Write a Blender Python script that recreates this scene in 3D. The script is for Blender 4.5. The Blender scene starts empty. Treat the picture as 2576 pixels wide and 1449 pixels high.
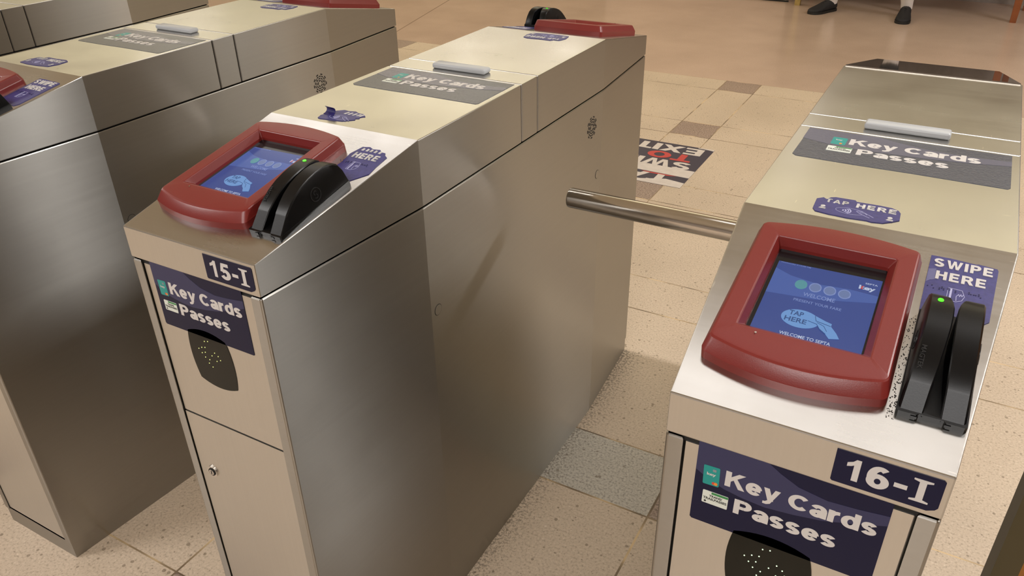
import bpy, bmesh, math, random
from mathutils import Matrix, Vector

C = bpy.context.scene.collection
SC = bpy.context.scene

# ------------------------------------------------------------------ camera
cam_data = bpy.data.cameras.new('camera')
cam = bpy.data.objects.new('camera', cam_data); C.objects.link(cam)
cam_data.sensor_width = 36.0
cam_data.lens = 1999.56 / 2576 * 36.0
cam_data.clip_start = 0.02
CAMR = ((0.873083731750824, -0.23521203846757832, 0.42708324049531804),
        (0.4873236903897373, 0.44883329422111906, -0.7490422516677854),
        (-0.01550542282501942, 0.862104385186936, 0.5064934460627033))
cm = Matrix(CAMR).to_4x4()
cm.translation = Vector((0.82922683, -0.59443374, 1.42867715))
cam.matrix_world = cm
SC.camera = cam

# ------------------------------------------------------------------ world, exposure
w = bpy.data.worlds.new('world'); SC.world = w; w.use_nodes = True
w.node_tree.nodes['Background'].inputs[0].default_value = (1.0, 0.9, 0.78, 1)
w.node_tree.nodes['Background'].inputs[1].default_value = 0.15
SC.view_settings.view_transform = 'Standard'
SC.view_settings.look = 'None'
SC.view_settings.gamma = 1.0
SC.view_settings.use_curve_mapping = False
SC.view_settings.exposure = 0.1

# ceiling lamps: (x, y, z, length, width, rotation, strength, kind)
CEIL = 2.9
# panel lamps: x, y, length, width, radiance, where
TROFFERS = [(0.52, 1.14, 1.22, 0.36, 2.3, 'above the nearest gate'), (-2.15, 2.1, 1.35, 0.40, 3.5, 'above the far left gates'),
            (0.9, -2.3, 1.6, 0.6, 26.0, 'behind the photographer, added for general light'), (-2.6, -1.8, 1.6, 0.6, 25.0, 'behind the photographer, at left, added for general light'),  # unseen lamps added for general light
            (1.95, 1.36, 0.6, 0.07, 430.0, 'over the lane at right, added for the streak on the left gate'), (3.6, 4.6, 1.6, 0.6, 25.0, 'over the hall at far right, added for general light'), (-5.6, 1.2, 1.6, 0.6, 25.0, 'over the lanes at far left, added for general light')]  # first one added for the left gate's streak, the others for general light
# yellowish glowing fields, added for the bright reflections in the lids: x0, x1, y0, y1
FIELDS = [(-1.5, 2.6, 3.1, 5.45), (-5.8, -1.7, 3.6, 7.6), (-10.2, -6.0, 3.6, 7.9)]
FIELD_L = 1.0
TUBES = [(-0.16, 5.72, 0.9), (1.62, 5.45, 0.9), (-4.15, 6.55, 1.5), (-3.72, 7.0, 1.5), (-3.05, 7.2, 1.3), (-2.72, 7.2, 1.3), (-7.1, 5.7, 1.2)]
TUBE_STRENGTH = 8.0

# ------------------------------------------------------------------ dimensions of a gate
H1, H2, ZS = 0.959, 1.02, 0.9113
WF, WM = 0.1224, 0.1477
Y1, Y2, Y3, L = 0.3252, 0.6482, 0.7115, 1.3532
SL = math.hypot(Y1, H2 - H1)

# ------------------------------------------------------------------ materials
def nodes_of(name):
    m = bpy.data.materials.new(name); m.use_nodes = True
    return m, m.node_tree.nodes, m.node_tree.links, m.node_tree.nodes['Principled BSDF']

def plain(name, col, rough=0.5, metal=0.0, spec=0.5, emit=None, es=1.0, coat=0.0, bump=None, vary=0.0):
    m, N, Lk, p = nodes_of(name)
    p.inputs['Base Color'].default_value = (*col, 1)
    p.inputs['Roughness'].default_value = rough
    p.inputs['Metallic'].default_value = metal
    p.inputs['Specular IOR Level'].default_value = spec
    p.inputs['Coat Weight'].default_value = coat
    if emit:
        p.inputs['Emission Color'].default_value = (*emit, 1)
        p.inputs['Emission Strength'].default_value = es
    if bump or vary:
        tc = N.new('ShaderNodeTexCoord')
        n = N.new('ShaderNodeTexNoise'); n.inputs['Scale'].default_value = bump[0] if bump else 30
        n.inputs['Detail'].default_value = 6
        Lk.new(tc.outputs['Object'], n.inputs['Vector'])
        if bump:
            b = N.new('ShaderNodeBump'); b.inputs['Strength'].default_value = bump[1]; b.inputs['Distance'].default_value = bump[2]
            Lk.new(n.outputs['Fac'], b.inputs['Height']); Lk.new(b.outputs['Normal'], p.inputs['Normal'])
        if vary:
            r = N.new('ShaderNodeValToRGB')
            r.color_ramp.elements[0].position = 0.3; r.color_ramp.elements[1].position = 0.7
            r.color_ramp.elements[0].color = (*[c * (1 - vary) for c in col], 1)
            r.color_ramp.elements[1].color = (*[min(1, c * (1 + vary)) for c in col], 1)
            Lk.new(n.outputs['Fac'], r.inputs['Fac']); Lk.new(r.outputs['Color'], p.inputs['Base Color'])
    return m

def mth(N, Lk, op, a, b=None, c=None):
    n = N.new('ShaderNodeMath'); n.operation = op
    for i, v in enumerate((a, b, c)):
        if v is None: continue
        if isinstance(v, (int, float)): n.inputs[i].default_value = v
        else: Lk.new(v, n.inputs[i])
    return n.outputs[0]

def steel(name, col, rough, aniso=0.0, tangent=None, streak=(2, 300, 300), scratch=0.0, rv=0.06, bump=0.02, cv=0.04):
    """brushed stainless steel: stretched noise along the brushing, faint scratches, smudges"""
    m, N, Lk, p = nodes_of(name)
    p.inputs['Metallic'].default_value = 1.0
    tc = N.new('ShaderNodeTexCoord')
    mp = N.new('ShaderNodeMapping'); mp.inputs['Scale'].default_value = streak
    Lk.new(tc.outputs['Object'], mp.inputs['Vector'])
    n1 = N.new('ShaderNodeTexNoise'); n1.inputs['Scale'].default_value = 1.0; n1.inputs['Detail'].default_value = 4
    Lk.new(mp.outputs['Vector'], n1.inputs['Vector'])
    n2 = N.new('ShaderNodeTexNoise'); n2.inputs['Scale'].default_value = 9.0; n2.inputs['Detail'].default_value = 5
    Lk.new(tc.outputs['Object'], n2.inputs['Vector'])
    # roughness
    a = mth(N, Lk, 'MULTIPLY_ADD', n1.outputs['Fac'], rv, rough - rv * 0.5)
    b = mth(N, Lk, 'MULTIPLY_ADD', n2.outputs['Fac'], rv * 2.4, -rv * 1.2)
    r = mth(N, Lk, 'ADD', a, b)
    rc = N.new('ShaderNodeClamp'); rc.inputs['Min'].default_value = 0.04
    Lk.new(r, rc.inputs['Value'])
    Lk.new(rc.outputs[0], p.inputs['Roughness'])
    ramp = N.new('ShaderNodeValToRGB')
    ramp.color_ramp.elements[0].position = 0.3; ramp.color_ramp.elements[1].position = 0.7
    ramp.color_ramp.elements[0].color = (*[c * (1 - cv) for c in col], 1)
    ramp.color_ramp.elements[1].color = (*[min(1, c * (1 + cv)) for c in col], 1)
    Lk.new(n1.outputs['Fac'], ramp.inputs['Fac'])
    base = ramp.outputs['Color']
    if scratch:
        tot = None
        for k, (rot, sc) in enumerate(((0.5, (9, 60, 9)), (-0.9, (60, 8, 12)), (2.0, (11, 75, 10)))):
            mq = N.new('ShaderNodeMapping'); mq.inputs['Rotation'].default_value = (0, 0, rot)
            mq.inputs['Scale'].default_value = sc
            Lk.new(tc.outputs['Object'], mq.inputs['Vector'])
            v = N.new('ShaderNodeTexVoronoi'); v.feature = 'F1'; v.inputs['Scale'].default_value = 1.0
            Lk.new(mq.outputs['Vector'], v.inputs['Vector'])
            s = mth(N, Lk, 'LESS_THAN', v.outputs['Distance'], 0.045)
            tot = s if tot is None else mth(N, Lk, 'MAXIMUM', tot, s)
        mx = N.new('ShaderNodeMixRGB'); mx.inputs['Color2'].default_value = (0.9, 0.88, 0.82, 1)
        Lk.new(mth(N, Lk, 'MULTIPLY', tot, scratch), mx.inputs['Fac']); Lk.new(base, mx.inputs['Color1'])
        base = mx.outputs['Color']
    Lk.new(base, p.inputs['Base Color'])
    if bump:
        bp = N.new('ShaderNodeBump'); bp.inputs['Strength'].default_value = bump; bp.inputs['Distance'].default_value = 0.002
        Lk.new(n1.outputs['Fac'], bp.inputs['Height']); Lk.new(bp.outputs['Normal'], p.inputs['Normal'])
    if aniso:
        p.inputs['Anisotropic'].default_value = aniso
        cx = N.new('ShaderNodeCombineXYZ')
        for i in range(3): cx.inputs[i].default_value = tangent[i]
        Lk.new(cx.outputs[0], p.inputs['Tangent'])
    return m

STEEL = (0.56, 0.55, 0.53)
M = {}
M['body'] = steel('brushed_steel_side_shaded', (0.40, 0.385, 0.355), 0.30, 1.0, (0, 0, 1), (40, 1.6, 160), rv=0.016, bump=0.0, cv=0.015)  # darker than the lid steel: dim reflections between gates put into the colour
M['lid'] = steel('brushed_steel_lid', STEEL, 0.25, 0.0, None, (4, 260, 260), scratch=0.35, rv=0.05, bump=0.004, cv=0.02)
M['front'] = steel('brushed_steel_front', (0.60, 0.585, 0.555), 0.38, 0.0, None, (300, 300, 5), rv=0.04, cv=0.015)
M['arm'] = steel('polished_steel_arm', (0.64, 0.61, 0.57), 0.16, 0.5, (0, 0, 1), (3, 300, 300), rv=0.04)
M['mirror'] = plain('polished_black_end_panel', (0.40, 0.37, 0.33), 0.03, 0.9, 0.8)
M['dark'] = plain('black_seam', (0.006, 0.006, 0.006), 0.7)
M['red'] = plain('red_plastic', (0.185, 0.018, 0.0145), 0.36, 0.0, 0.5, bump=(900, 0.10, 0.0008))
M['black'] = plain('black_plastic', (0.0032, 0.0032, 0.0036), 0.33, 0.0, 0.25, bump=(700, 0.06, 0.0006))
M['emboss'] = plain('embossed_black_plastic', (0.013, 0.013, 0.014), 0.42)
M['led'] = plain('green_indicator', (0.05, 0.5, 0.02), 0.25, emit=(0.10, 1.0, 0.02), es=0.9)
M['screen_black'] = plain('screen_glass', (0.008, 0.009, 0.011), 0.13, 0.0, 0.5, bump=(60, 0.02, 0.001))
def lit(name, col, es=1.0, rough=0.2):
    return plain(name, (0.01, 0.01, 0.012), rough, 0.0, 0.3, emit=col, es=es * 0.85)
M['blue'] = lit('screen_blue', (0.045, 0.082, 0.30), 0.85)
M['blue_light'] = lit('screen_light_blue_band', (0.075, 0.135, 0.42), 0.85)
M['cyan'] = lit('screen_pale_blue', (0.17, 0.36, 0.72), 0.85)
M['screen_white'] = lit('screen_white', (0.55, 0.62, 0.80), 0.9)
M['screen_dim'] = lit('screen_dim_white', (0.22, 0.29, 0.58), 0.9)
M['screen_green'] = lit('screen_green_dot', (0.10, 0.32, 0.36), 0.9)
M['screen_grey'] = lit('screen_grey_dot', (0.16, 0.22, 0.42), 0.9)
M['screen_red'] = lit('screen_red', (0.6, 0.06, 0.06), 0.9)
M['screen_ink'] = lit('screen_dark_lettering', (0.04, 0.10, 0.28), 0.8)
M['navy'] = plain('navy_vinyl', (0.0065, 0.007, 0.032), 0.36, 0.0, 0.2)
M['violet'] = plain('violet_vinyl_band', (0.040, 0.040, 0.095), 0.36, 0.0, 0.2)
M['navy_worn'] = plain('worn_navy_vinyl', (0.048, 0.056, 0.085), 0.25, 0.0, 0.6, bump=(260, 0.35, 0.0012))
M['violet_worn'] = plain('worn_violet_band', (0.085, 0.088, 0.14), 0.27, 0.0, 0.6, bump=(260, 0.2, 0.0010))
M['purple'] = plain('purple_vinyl', (0.042, 0.039, 0.17), 0.42, 0.0, 0.5, bump=(220, 0.15, 0.001), vary=0.15)
M['purple_faded'] = plain('faded_purple_vinyl', (0.12, 0.12, 0.26), 0.45, bump=(220, 0.15, 0.001))
M['curl'] = plain('curled_vinyl_flap', (0.018, 0.014, 0.12), 0.4)
M['white'] = plain('white_lettering', (0.60, 0.575, 0.56), 0.4)
M['chipped'] = plain('chipped_white_lettering', (0.52, 0.51, 0.50), 0.4, vary=0.35, bump=(160, 0.2, 0.001))
M['line'] = plain('pale_violet_line', (0.40, 0.40, 0.62), 0.5)
M['braille'] = plain('braille_dots', (0.03, 0.03, 0.10), 0.4)
M['teal'] = plain('teal_card', (0.0, 0.27, 0.25), 0.35)
M['teal_dark'] = plain('grey_chip', (0.22, 0.25, 0.27), 0.35)
M['orange'] = plain('orange_dot', (0.75, 0.24, 0.03), 0.35)
M['card_red'] = plain('red_dot', (0.6, 0.05, 0.03), 0.35)
M['card_green'] = plain('green_stripe', (0.03, 0.22, 0.06), 0.35)
M['card_white'] = plain('pale_pass_card', (0.66, 0.70, 0.64), 0.35)
M['ink'] = plain('black_ink', (0.02, 0.02, 0.02), 0.5)
M['window'] = plain('smoked_window', (0.006, 0.006, 0.003), 0.12, 0.0, 0.22)
M['led_dot'] = plain('tiny_yellow_green_led', (0.1, 0.1, 0.02), 0.3, emit=(0.75, 0.8, 0.25), es=1.6)
M['led_white'] = plain('tiny_white_green_led', (0.1, 0.1, 0.02), 0.3, emit=(0.75, 1.0, 0.65), es=1.6)
M['bar'] = plain('translucent_white_plastic', (0.46, 0.48, 0.50), 0.32)
M['grime'] = plain('black_grime_specks', (0.06, 0.055, 0.05), 0.8)
M['lamp'] = plain('lamp_diffuser', (0.8, 0.8, 0.8), 0.4, emit=(1.0, 0.95, 0.93), es=1.0)
M['fixture'] = plain('white_lamp_housing', (0.75, 0.74, 0.70), 0.4)
M['wall'] = plain('olive_grey_wall_paint', (0.33, 0.285, 0.25), 0.5, vary=0.08, bump=(30, 0.05, 0.002))
M['wall_pale'] = plain('pale_pink_stone', (0.55, 0.43, 0.36), 0.4, vary=0.1)
M['ceiling'] = plain('cream_ceiling', (0.72, 0.68, 0.58), 0.6, vary=0.04)
M['wood'] = plain('orange_brown_varnished_wood', (0.23, 0.065, 0.016), 0.35, vary=0.2, bump=(14, 0.1, 0.002))
M['wood_light'] = plain('tan_worn_leg', (0.42, 0.30, 0.10), 0.4, vary=0.15)
M['shoe'] = plain('black_knit_fabric', (0.012, 0.011, 0.013), 0.75, bump=(500, 0.3, 0.001))
M['sole'] = plain('black_rubber', (0.010, 0.010, 0.010), 0.55)
M['sock'] = plain('white_cotton', (0.78, 0.72, 0.70), 0.85, bump=(400, 0.2, 0.001))
M['skin'] = plain('skin', (0.45, 0.27, 0.19), 0.5)
M['trousers'] = plain('black_cloth', (0.015, 0.014, 0.016), 0.8)
M['jacket'] = plain('charcoal_cloth', (0.03, 0.03, 0.035), 0.8)
M['hair'] = plain('dark_hair', (0.015, 0.01, 0.008), 0.6)
M['post_olive'] = plain('dark_olive_metal', (0.085, 0.068, 0.030), 0.45, 0.3)
M['post_orange'] = plain('orange_brown_board', (0.35, 0.13, 0.012), 0.45, vary=0.15)
M['decal_navy'] = plain('navy_floor_vinyl', (0.040, 0.036, 0.060), 0.45)
M['decal_white'] = plain('white_floor_vinyl', (0.62, 0.56, 0.52), 0.5, vary=0.06)
M['decal_red'] = plain('red_floor_vinyl', (0.52, 0.055, 0.050), 0.45)

def floor_material():
    m, N, Lk, p = nodes_of('speckled_terrazzo_tiles')
    g = N.new('ShaderNodeTexCoord')
    sx = N.new('ShaderNodeSeparateXYZ'); Lk.new(g.outputs['Object'], sx.inputs[0])
    X, Y = sx.outputs['X'], sx.outputs['Y']
    P, NW, G = 0.862, 0.215 / 0.862, 0.0042
    fu = mth(N, Lk, 'FRACT', mth(N, Lk, 'MULTIPLY', mth(N, Lk, 'ADD', X, 0.43 + 20 * P), 1 / P))
    fv = mth(N, Lk, 'FRACT', mth(N, Lk, 'MULTIPLY', mth(N, Lk, 'ADD', Y, -0.730 + 20 * P), 1 / P))
    def joint(f):
        a = mth(N, Lk, 'LESS_THAN', f, G * 0.5 / P * 1.2)
        b = mth(N, Lk, 'GREATER_THAN', f, 1 - G * 0.5 / P * 1.2)
        c = mth(N, Lk, 'LESS_THAN', mth(N, Lk, 'ABSOLUTE', mth(N, Lk, 'SUBTRACT', f, NW)), G * 0.5 / P)
        return mth(N, Lk, 'MAXIMUM', mth(N, Lk, 'MAXIMUM', a, b), c)
    nx, ny = mth(N, Lk, 'LESS_THAN', fu, NW), mth(N, Lk, 'LESS_THAN', fv, NW)
    cross = mth(N, Lk, 'MULTIPLY', nx, ny)
    grout = mth(N, Lk, 'MAXIMUM', joint(fu), joint(fv))
    tiled = mth(N, Lk, 'LESS_THAN', Y, 4.393)
    # the diagonal seam in the far terrazzo
    dl = mth(N, Lk, 'ADD', mth(N, Lk, 'ADD', X, 3.165), mth(N, Lk, 'MULTIPLY', mth(N, Lk, 'SUBTRACT', Y, 4.667), 0.2585))
    seam = mth(N, Lk, 'MULTIPLY', mth(N, Lk, 'LESS_THAN', mth(N, Lk, 'ABSOLUTE', dl), 0.006), mth(N, Lk, 'GREATER_THAN', Y, 4.393))
    # one replaced grey tile in the lane
    gx = mth(N, Lk, 'MULTIPLY', mth(N, Lk, 'GREATER_THAN', X, -0.215), mth(N, Lk, 'LESS_THAN', X, 0.432))
    gy = mth(N, Lk, 'MULTIPLY', mth(N, Lk, 'GREATER_THAN', Y, 0.73), mth(N, Lk, 'LESS_THAN', Y, 0.945))
    grey = mth(N, Lk, 'MULTIPLY', gx, gy)
    def noise(scale, detail=3, rough=0.5):
        n = N.new('ShaderNodeTexNoise'); n.inputs['Scale'].default_value = scale
        n.inputs['Detail'].default_value = detail; n.inputs['Roughness'].default_value = rough
        Lk.new(g.outputs['Object'], n.inputs['Vector']); return n.outputs['Fac']
    def ramp(f, stops):
        r = N.new('ShaderNodeValToRGB')
        while len(r.color_ramp.elements) < len(stops): r.color_ramp.elements.new(0.5)
        for e, (pos, col) in zip(r.color_ramp.elements, stops): e.position = pos; e.color = (*col, 1)
        Lk.new(f, r.inputs['Fac']); return r.outputs['Color']
    def mix(f, a, b, mode='MIX'):
        n = N.new('ShaderNodeMixRGB'); n.blend_type = mode
        if isinstance(f, (int, float)): n.inputs['Fac'].default_value = f
        else: Lk.new(f, n.inputs['Fac'])
        for i, v in ((1, a), (2, b)):
            if isinstance(v, tuple): n.inputs[i].default_value = (*v, 1)
            else: Lk.new(v, n.inputs[i])
        return n.outputs['Color']
    fine = noise(170, 4, 0.65)
    tile = ramp(fine, [(0.30, (0.30, 0.24, 0.175)), (0.46, (0.52, 0.425, 0.325)), (0.60, (0.56, 0.46, 0.355)), (0.74, (0.70, 0.615, 0.50))])
    dark = ramp(fine, [(0.36, (0.13, 0.09, 0.075)), (0.50, (0.30, 0.225, 0.18)), (0.64, (0.42, 0.33, 0.27))])
    greyt = ramp(fine, [(0.33, (0.22, 0.20, 0.17)), (0.47, (0.42, 0.395, 0.345)), (0.7, (0.56, 0.53, 0.46))])
    terr = ramp(fine, [(0.30, (0.43, 0.315, 0.245)), (0.55, (0.50, 0.375, 0.295)), (0.75, (0.54, 0.415, 0.33))])
    col = mix(cross, tile, dark); col = mix(grey, col, greyt)
    pit = N.new('ShaderNodeTexVoronoi'); pit.inputs['Scale'].default_value = 42; Lk.new(g.outputs['Object'], pit.inputs['Vector'])
    pn = noise(23, 2)
    pitm = mth(N, Lk, 'LESS_THAN', pit.outputs['Distance'], mth(N, Lk, 'MULTIPLY_ADD', pn, 0.5, -0.13))
    col = mix(mth(N, Lk, 'MULTIPLY', pitm, 0.55), col, (0.12, 0.085, 0.05))
    gn = noise(7, 2)
    gc = ramp(gn, [(0.40, (0.13, 0.09, 0.055)), (0.52, (0.30, 0.22, 0.13)), (0.62, (0.62, 0.46, 0.26))])
    col = mix(grout, col, gc)
    blot = ramp(noise(2.2, 4), [(0.3, (0.99, 0.975, 0.96)), (0.65, (1.13, 1.12, 1.11))])
    terr = mix(mth(N, Lk, 'MULTIPLY', seam, 0.6), terr, (0.16, 0.10, 0.07))
    col = mix(tiled, terr, col)
    col = mix(1.0, col, blot, 'MULTIPLY')
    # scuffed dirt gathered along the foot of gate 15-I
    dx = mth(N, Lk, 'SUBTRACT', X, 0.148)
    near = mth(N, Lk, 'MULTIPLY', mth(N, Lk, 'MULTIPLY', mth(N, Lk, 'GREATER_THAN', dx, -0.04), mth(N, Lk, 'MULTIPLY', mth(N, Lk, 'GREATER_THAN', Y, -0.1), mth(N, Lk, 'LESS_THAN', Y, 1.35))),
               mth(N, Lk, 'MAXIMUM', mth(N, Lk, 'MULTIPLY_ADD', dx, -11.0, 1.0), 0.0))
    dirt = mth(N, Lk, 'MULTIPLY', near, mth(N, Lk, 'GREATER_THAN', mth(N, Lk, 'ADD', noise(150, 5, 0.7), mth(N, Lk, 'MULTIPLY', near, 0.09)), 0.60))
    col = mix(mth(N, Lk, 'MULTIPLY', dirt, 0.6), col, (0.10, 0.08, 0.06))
    Lk.new(col, p.inputs['Base Color'])
    r0 = mth(N, Lk, 'MULTIPLY_ADD', tiled, 0.24, 0.17)
    Lk.new(mth(N, Lk, 'MULTIPLY_ADD', noise(6, 3), 0.10, r0), p.inputs['Roughness'])
    b = N.new('ShaderNodeBump'); b.inputs['Strength'].default_value = 0.25; b.inputs['Distance'].default_value = 0.002
    h = mth(N, Lk, 'MULTIPLY', mth(N, Lk, 'SUBTRACT', mth(N, Lk, 'MULTIPLY', fine, 0.35), grout), tiled)
    Lk.new(h, b.inputs['Height']); Lk.new(b.outputs['Normal'], p.inputs['Normal'])
    return m
M['floor'] = floor_material()

# ------------------------------------------------------------------ mesh helpers
def build(name, bm, mats, parent=None, smooth=False, label=None, ang=32):
    if not isinstance(mats, (list, tuple)): mats = [mats]
    bmesh.ops.recalc_face_normals(bm, faces=bm.faces) if not getattr(bm, 'keep', False) else None
    me = bpy.data.meshes.new(name)
    bm.to_mesh(me); bm.free()
    for mt in mats: me.materials.append(M[mt])
    if smooth:
        for f in me.polygons: f.use_smooth = True
        try: me.set_sharp_from_angle(angle=math.radians(ang))
        except Exception: pass
    o = bpy.data.objects.new(name, me); C.objects.link(o)
    if parent: o.parent = parent
    if label: o['label'] = label
    return o

def tag(o, label, cat, group=None):
    o['label'] = label; o['category'] = cat
    if group: o['group'] = group
    return o

def struct(name, bm, mats):
    o = build(name, bm, mats); o['kind'] = 'structure'; return o

def empty(name, loc):
    o = bpy.data.objects.new(name, None); o.empty_display_size = 0.1; C.objects.link(o); o.location = loc; return o

def box(bm, x0, x1, y0, y1, z0, z1, Mx=None, bev=0.0, seg=2, mi=0):
    vs = [bm.verts.new(v) for v in ((x0, y0, z0), (x1, y0, z0), (x1, y1, z0), (x0, y1, z0), (x0, y0, z1), (x1, y0, z1), (x1, y1, z1), (x0, y1, z1))]
    fs = [bm.faces.new([vs[i] for i in q]) for q in ((0, 3, 2, 1), (4, 5, 6, 7), (0, 1, 5, 4), (1, 2, 6, 5), (2, 3, 7, 6), (3, 0, 4, 7))]
    for f in fs: f.material_index = mi
    if bev:
        es = list({e for f in fs for e in f.edges})
        r = bmesh.ops.bevel(bm, geom=es, offset=bev, segments=seg, affect='EDGES', profile=0.5)
        vs = list({v for f in r['faces'] for v in f.verts} | {v for v in vs if v.is_valid})
    if Mx is not None: bmesh.ops.transform(bm, matrix=Mx, verts=[v for v in vs if v.is_valid])
    return vs

def loft(bm, rings, cap0=True, cap1=True, closed=True, mi=0):
    R = [[bm.verts.new(p) for p in r] for r in rings]
    n = len(R[0])
    for a, b in zip(R, R[1:]):
        for i in range(n if closed else n - 1):
            f = bm.faces.new((a[i], a[(i + 1) % n], b[(i + 1) % n], b[i])); f.material_index = mi
    if cap0: bm.faces.new(list(reversed(R[0]))).material_index = mi
    if cap1: bm.faces.new(R[-1]).material_index = mi
    return R

def prism(bm, pts, z0, z1, Mx=None, mi=0):
    """closed polygon pts (u,v) extruded from z0 to z1 along the frame normal"""
    R = [[bm.verts.new((Mx @ Vector((u, v, z))) if Mx else Vector((u, v, z))) for u, v in pts] for z in (z0, z1)]
    n = len(pts)
    for i in range(n):
        f = bm.faces.new((R[0][i], R[0][(i + 1) % n], R[1][(i + 1) % n], R[1][i])); f.material_index = mi
    for r in (list(reversed(R[0])), R[1]):
        f = bm.faces.new(r); f.material_index = mi

def bevel_sharp(bm, off, seg=2, ang=30):
    es = [e for e in bm.edges if len(e.link_faces) == 2 and e.calc_face_angle(0) > math.radians(ang)]
    if es: bmesh.ops.bevel(bm, geom=es, offset=off, segments=seg, affect='EDGES', profile=0.5, clamp_overlap=True)

def tube(bm, pts, r, n=16, mi=0, caps=True):
    pts = [Vector(p) for p in pts]
    rs = r if isinstance(r, (list, tuple)) else [r] * len(pts)
    rings = []
    for i, p in enumerate(pts):
        d = (pts[min(i + 1, len(pts) - 1)] - pts[max(i - 1, 0)]).normalized()
        a = d.orthogonal().normalized() if i == 0 else (rings_a - d * rings_a.dot(d)).normalized()
        rings_a = a
        b = d.cross(a)
        rings.append([p + (a * math.cos(t) + b * math.sin(t)) * rs[i] for t in [2 * math.pi * k / n for k in range(n)]])
    loft(bm, rings, caps, caps, True, mi)

def ellipse(cx, cy, rx, ry, n=28, a0=0, a1=2 * math.pi):
    full = abs(a1 - a0 - 2 * math.pi) < 1e-6
    k = n if full else n + 1
    return [(cx + rx * math.cos(a0 + (a1 - a0) * i / n), cy + ry * math.sin(a0 + (a1 - a0) * i / n)) for i in range(k)]

def arc_band(cx, cy, r0, r1, a0, a1, n=8, sy=1.0):
    o = [(cx + r1 * math.cos(a0 + (a1 - a0) * i / n), cy + sy * r1 * math.sin(a0 + (a1 - a0) * i / n)) for i in range(n + 1)]
    i_ = [(cx + r0 * math.cos(a0 + (a1 - a0) * i / n), cy + sy * r0 * math.sin(a0 + (a1 - a0) * i / n)) for i in range(n + 1)]
    return o + i_[::-1]

def stroke(bm, pts, wd, z0, z1, Mx, mi=0):
    """thin ribbon along a polyline in a frame"""
    for (a, b), (c, d) in zip(pts, pts[1:]):
        dx, dy = c - a, d - b; l = math.hypot(dx, dy) or 1e-6
        nx, ny = -dy / l * wd / 2, dx / l * wd / 2
        ex, ey = dx / l * wd * 0.4, dy / l * wd * 0.4
        prism(bm, [(a + nx - ex, b + ny - ey), (a - nx - ex, b - ny - ey), (c - nx + ex, d - ny + ey), (c + nx + ex, d + ny + ey)], z0, z1, Mx, mi)

def rrect(x0, x1, y0, y1, r, n=4):
    pts = []
    for cx, cy, a in ((x1 - r, y1 - r, 0), (x0 + r, y1 - r, 90), (x0 + r, y0 + r, 180), (x1 - r, y0 + r, 270)):
        for k in range(n + 1):
            t = math.radians(a + 90 * k / n); pts.append((cx + r * math.cos(t), cy + r * math.sin(t)))
    return pts

_txt = {}
def text_polys(s, bold, shear=0.0, space=1.0):
    key = (s, bold, shear, space)
    if key not in _txt:
        cu = bpy.data.curves.new('txt', 'FONT'); cu.body = s; cu.size = 1.0; cu.offset = bold; cu.shear = shear
        cu.space_character = space; cu.resolution_u = 4; cu.fill_mode = 'FRONT'
        o = bpy.data.objects.new('txt', cu); C.objects.link(o)
        dg = bpy.context.evaluated_depsgraph_get()
        me = bpy.data.meshes.new_from_object(o.evaluated_get(dg))
        vs = [(v.co.x, v.co.y) for v in me.vertices]; fs = [tuple(f.vertices) for f in me.polygons]
        bpy.data.objects.remove(o); bpy.data.curves.remove(cu); bpy.data.meshes.remove(me)
        _txt[key] = (vs, fs)
    return _txt[key]

def text(bm, s, x0, x1, y0, y1, z, Mx, bold=0.02, mi=0, shear=0.0, flip=False, fit_h=None, thick=0.0, space=1.0):
    """lettering filling the box x0..x1, y0..y1 (cap height measured on 'H' so descenders hang below y0)"""
    vs, fs = text_polys(s, bold, shear, space)
    hv, _ = text_polys('H', bold, 0.0, 1.0)
    b0, b1 = min(v[1] for v in hv), max(v[1] for v in hv)
    a0, a1 = min(v[0] for v in vs), max(v[0] for v in vs)
    sx, sy = (x1 - x0) / (a1 - a0), (y1 - y0) / (b1 - b0)
    def P(v, zz): return Mx @ Vector((x0 + (v[0] - a0) * sx, y0 + (v[1] - b0) * sy, zz))
    nv = [bm.verts.new(P(v, z + thick)) for v in vs]
    ed = {}
    for f in fs:
        try:
            nf = bm.faces.new([nv[i] for i in f]); nf.material_index = mi
        except ValueError: continue
        for i in range(len(f)): 
            e = (f[i], f[(i + 1) % len(f)]); ed[e] = ed.get(e, 0) + 1
    if thick:
        lo = {}
        for (a, b) in [e for e in ed if (e[1], e[0]) not in ed]:
            for k in (a, b):
                if k not in lo: lo[k] = bm.verts.new(P(vs[k], z))
            try: bm.faces.new((nv[b], nv[a], lo[a], lo[b])).material_index = mi
            except ValueError: pass

def frame(o, u, v, n):
    m = Matrix.Identity(4)
    for i, a in enumerate((u, v, n)):
        for j in range(3): m[j][i] = a[j]
    m.translation = Vector(o); return m

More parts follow.
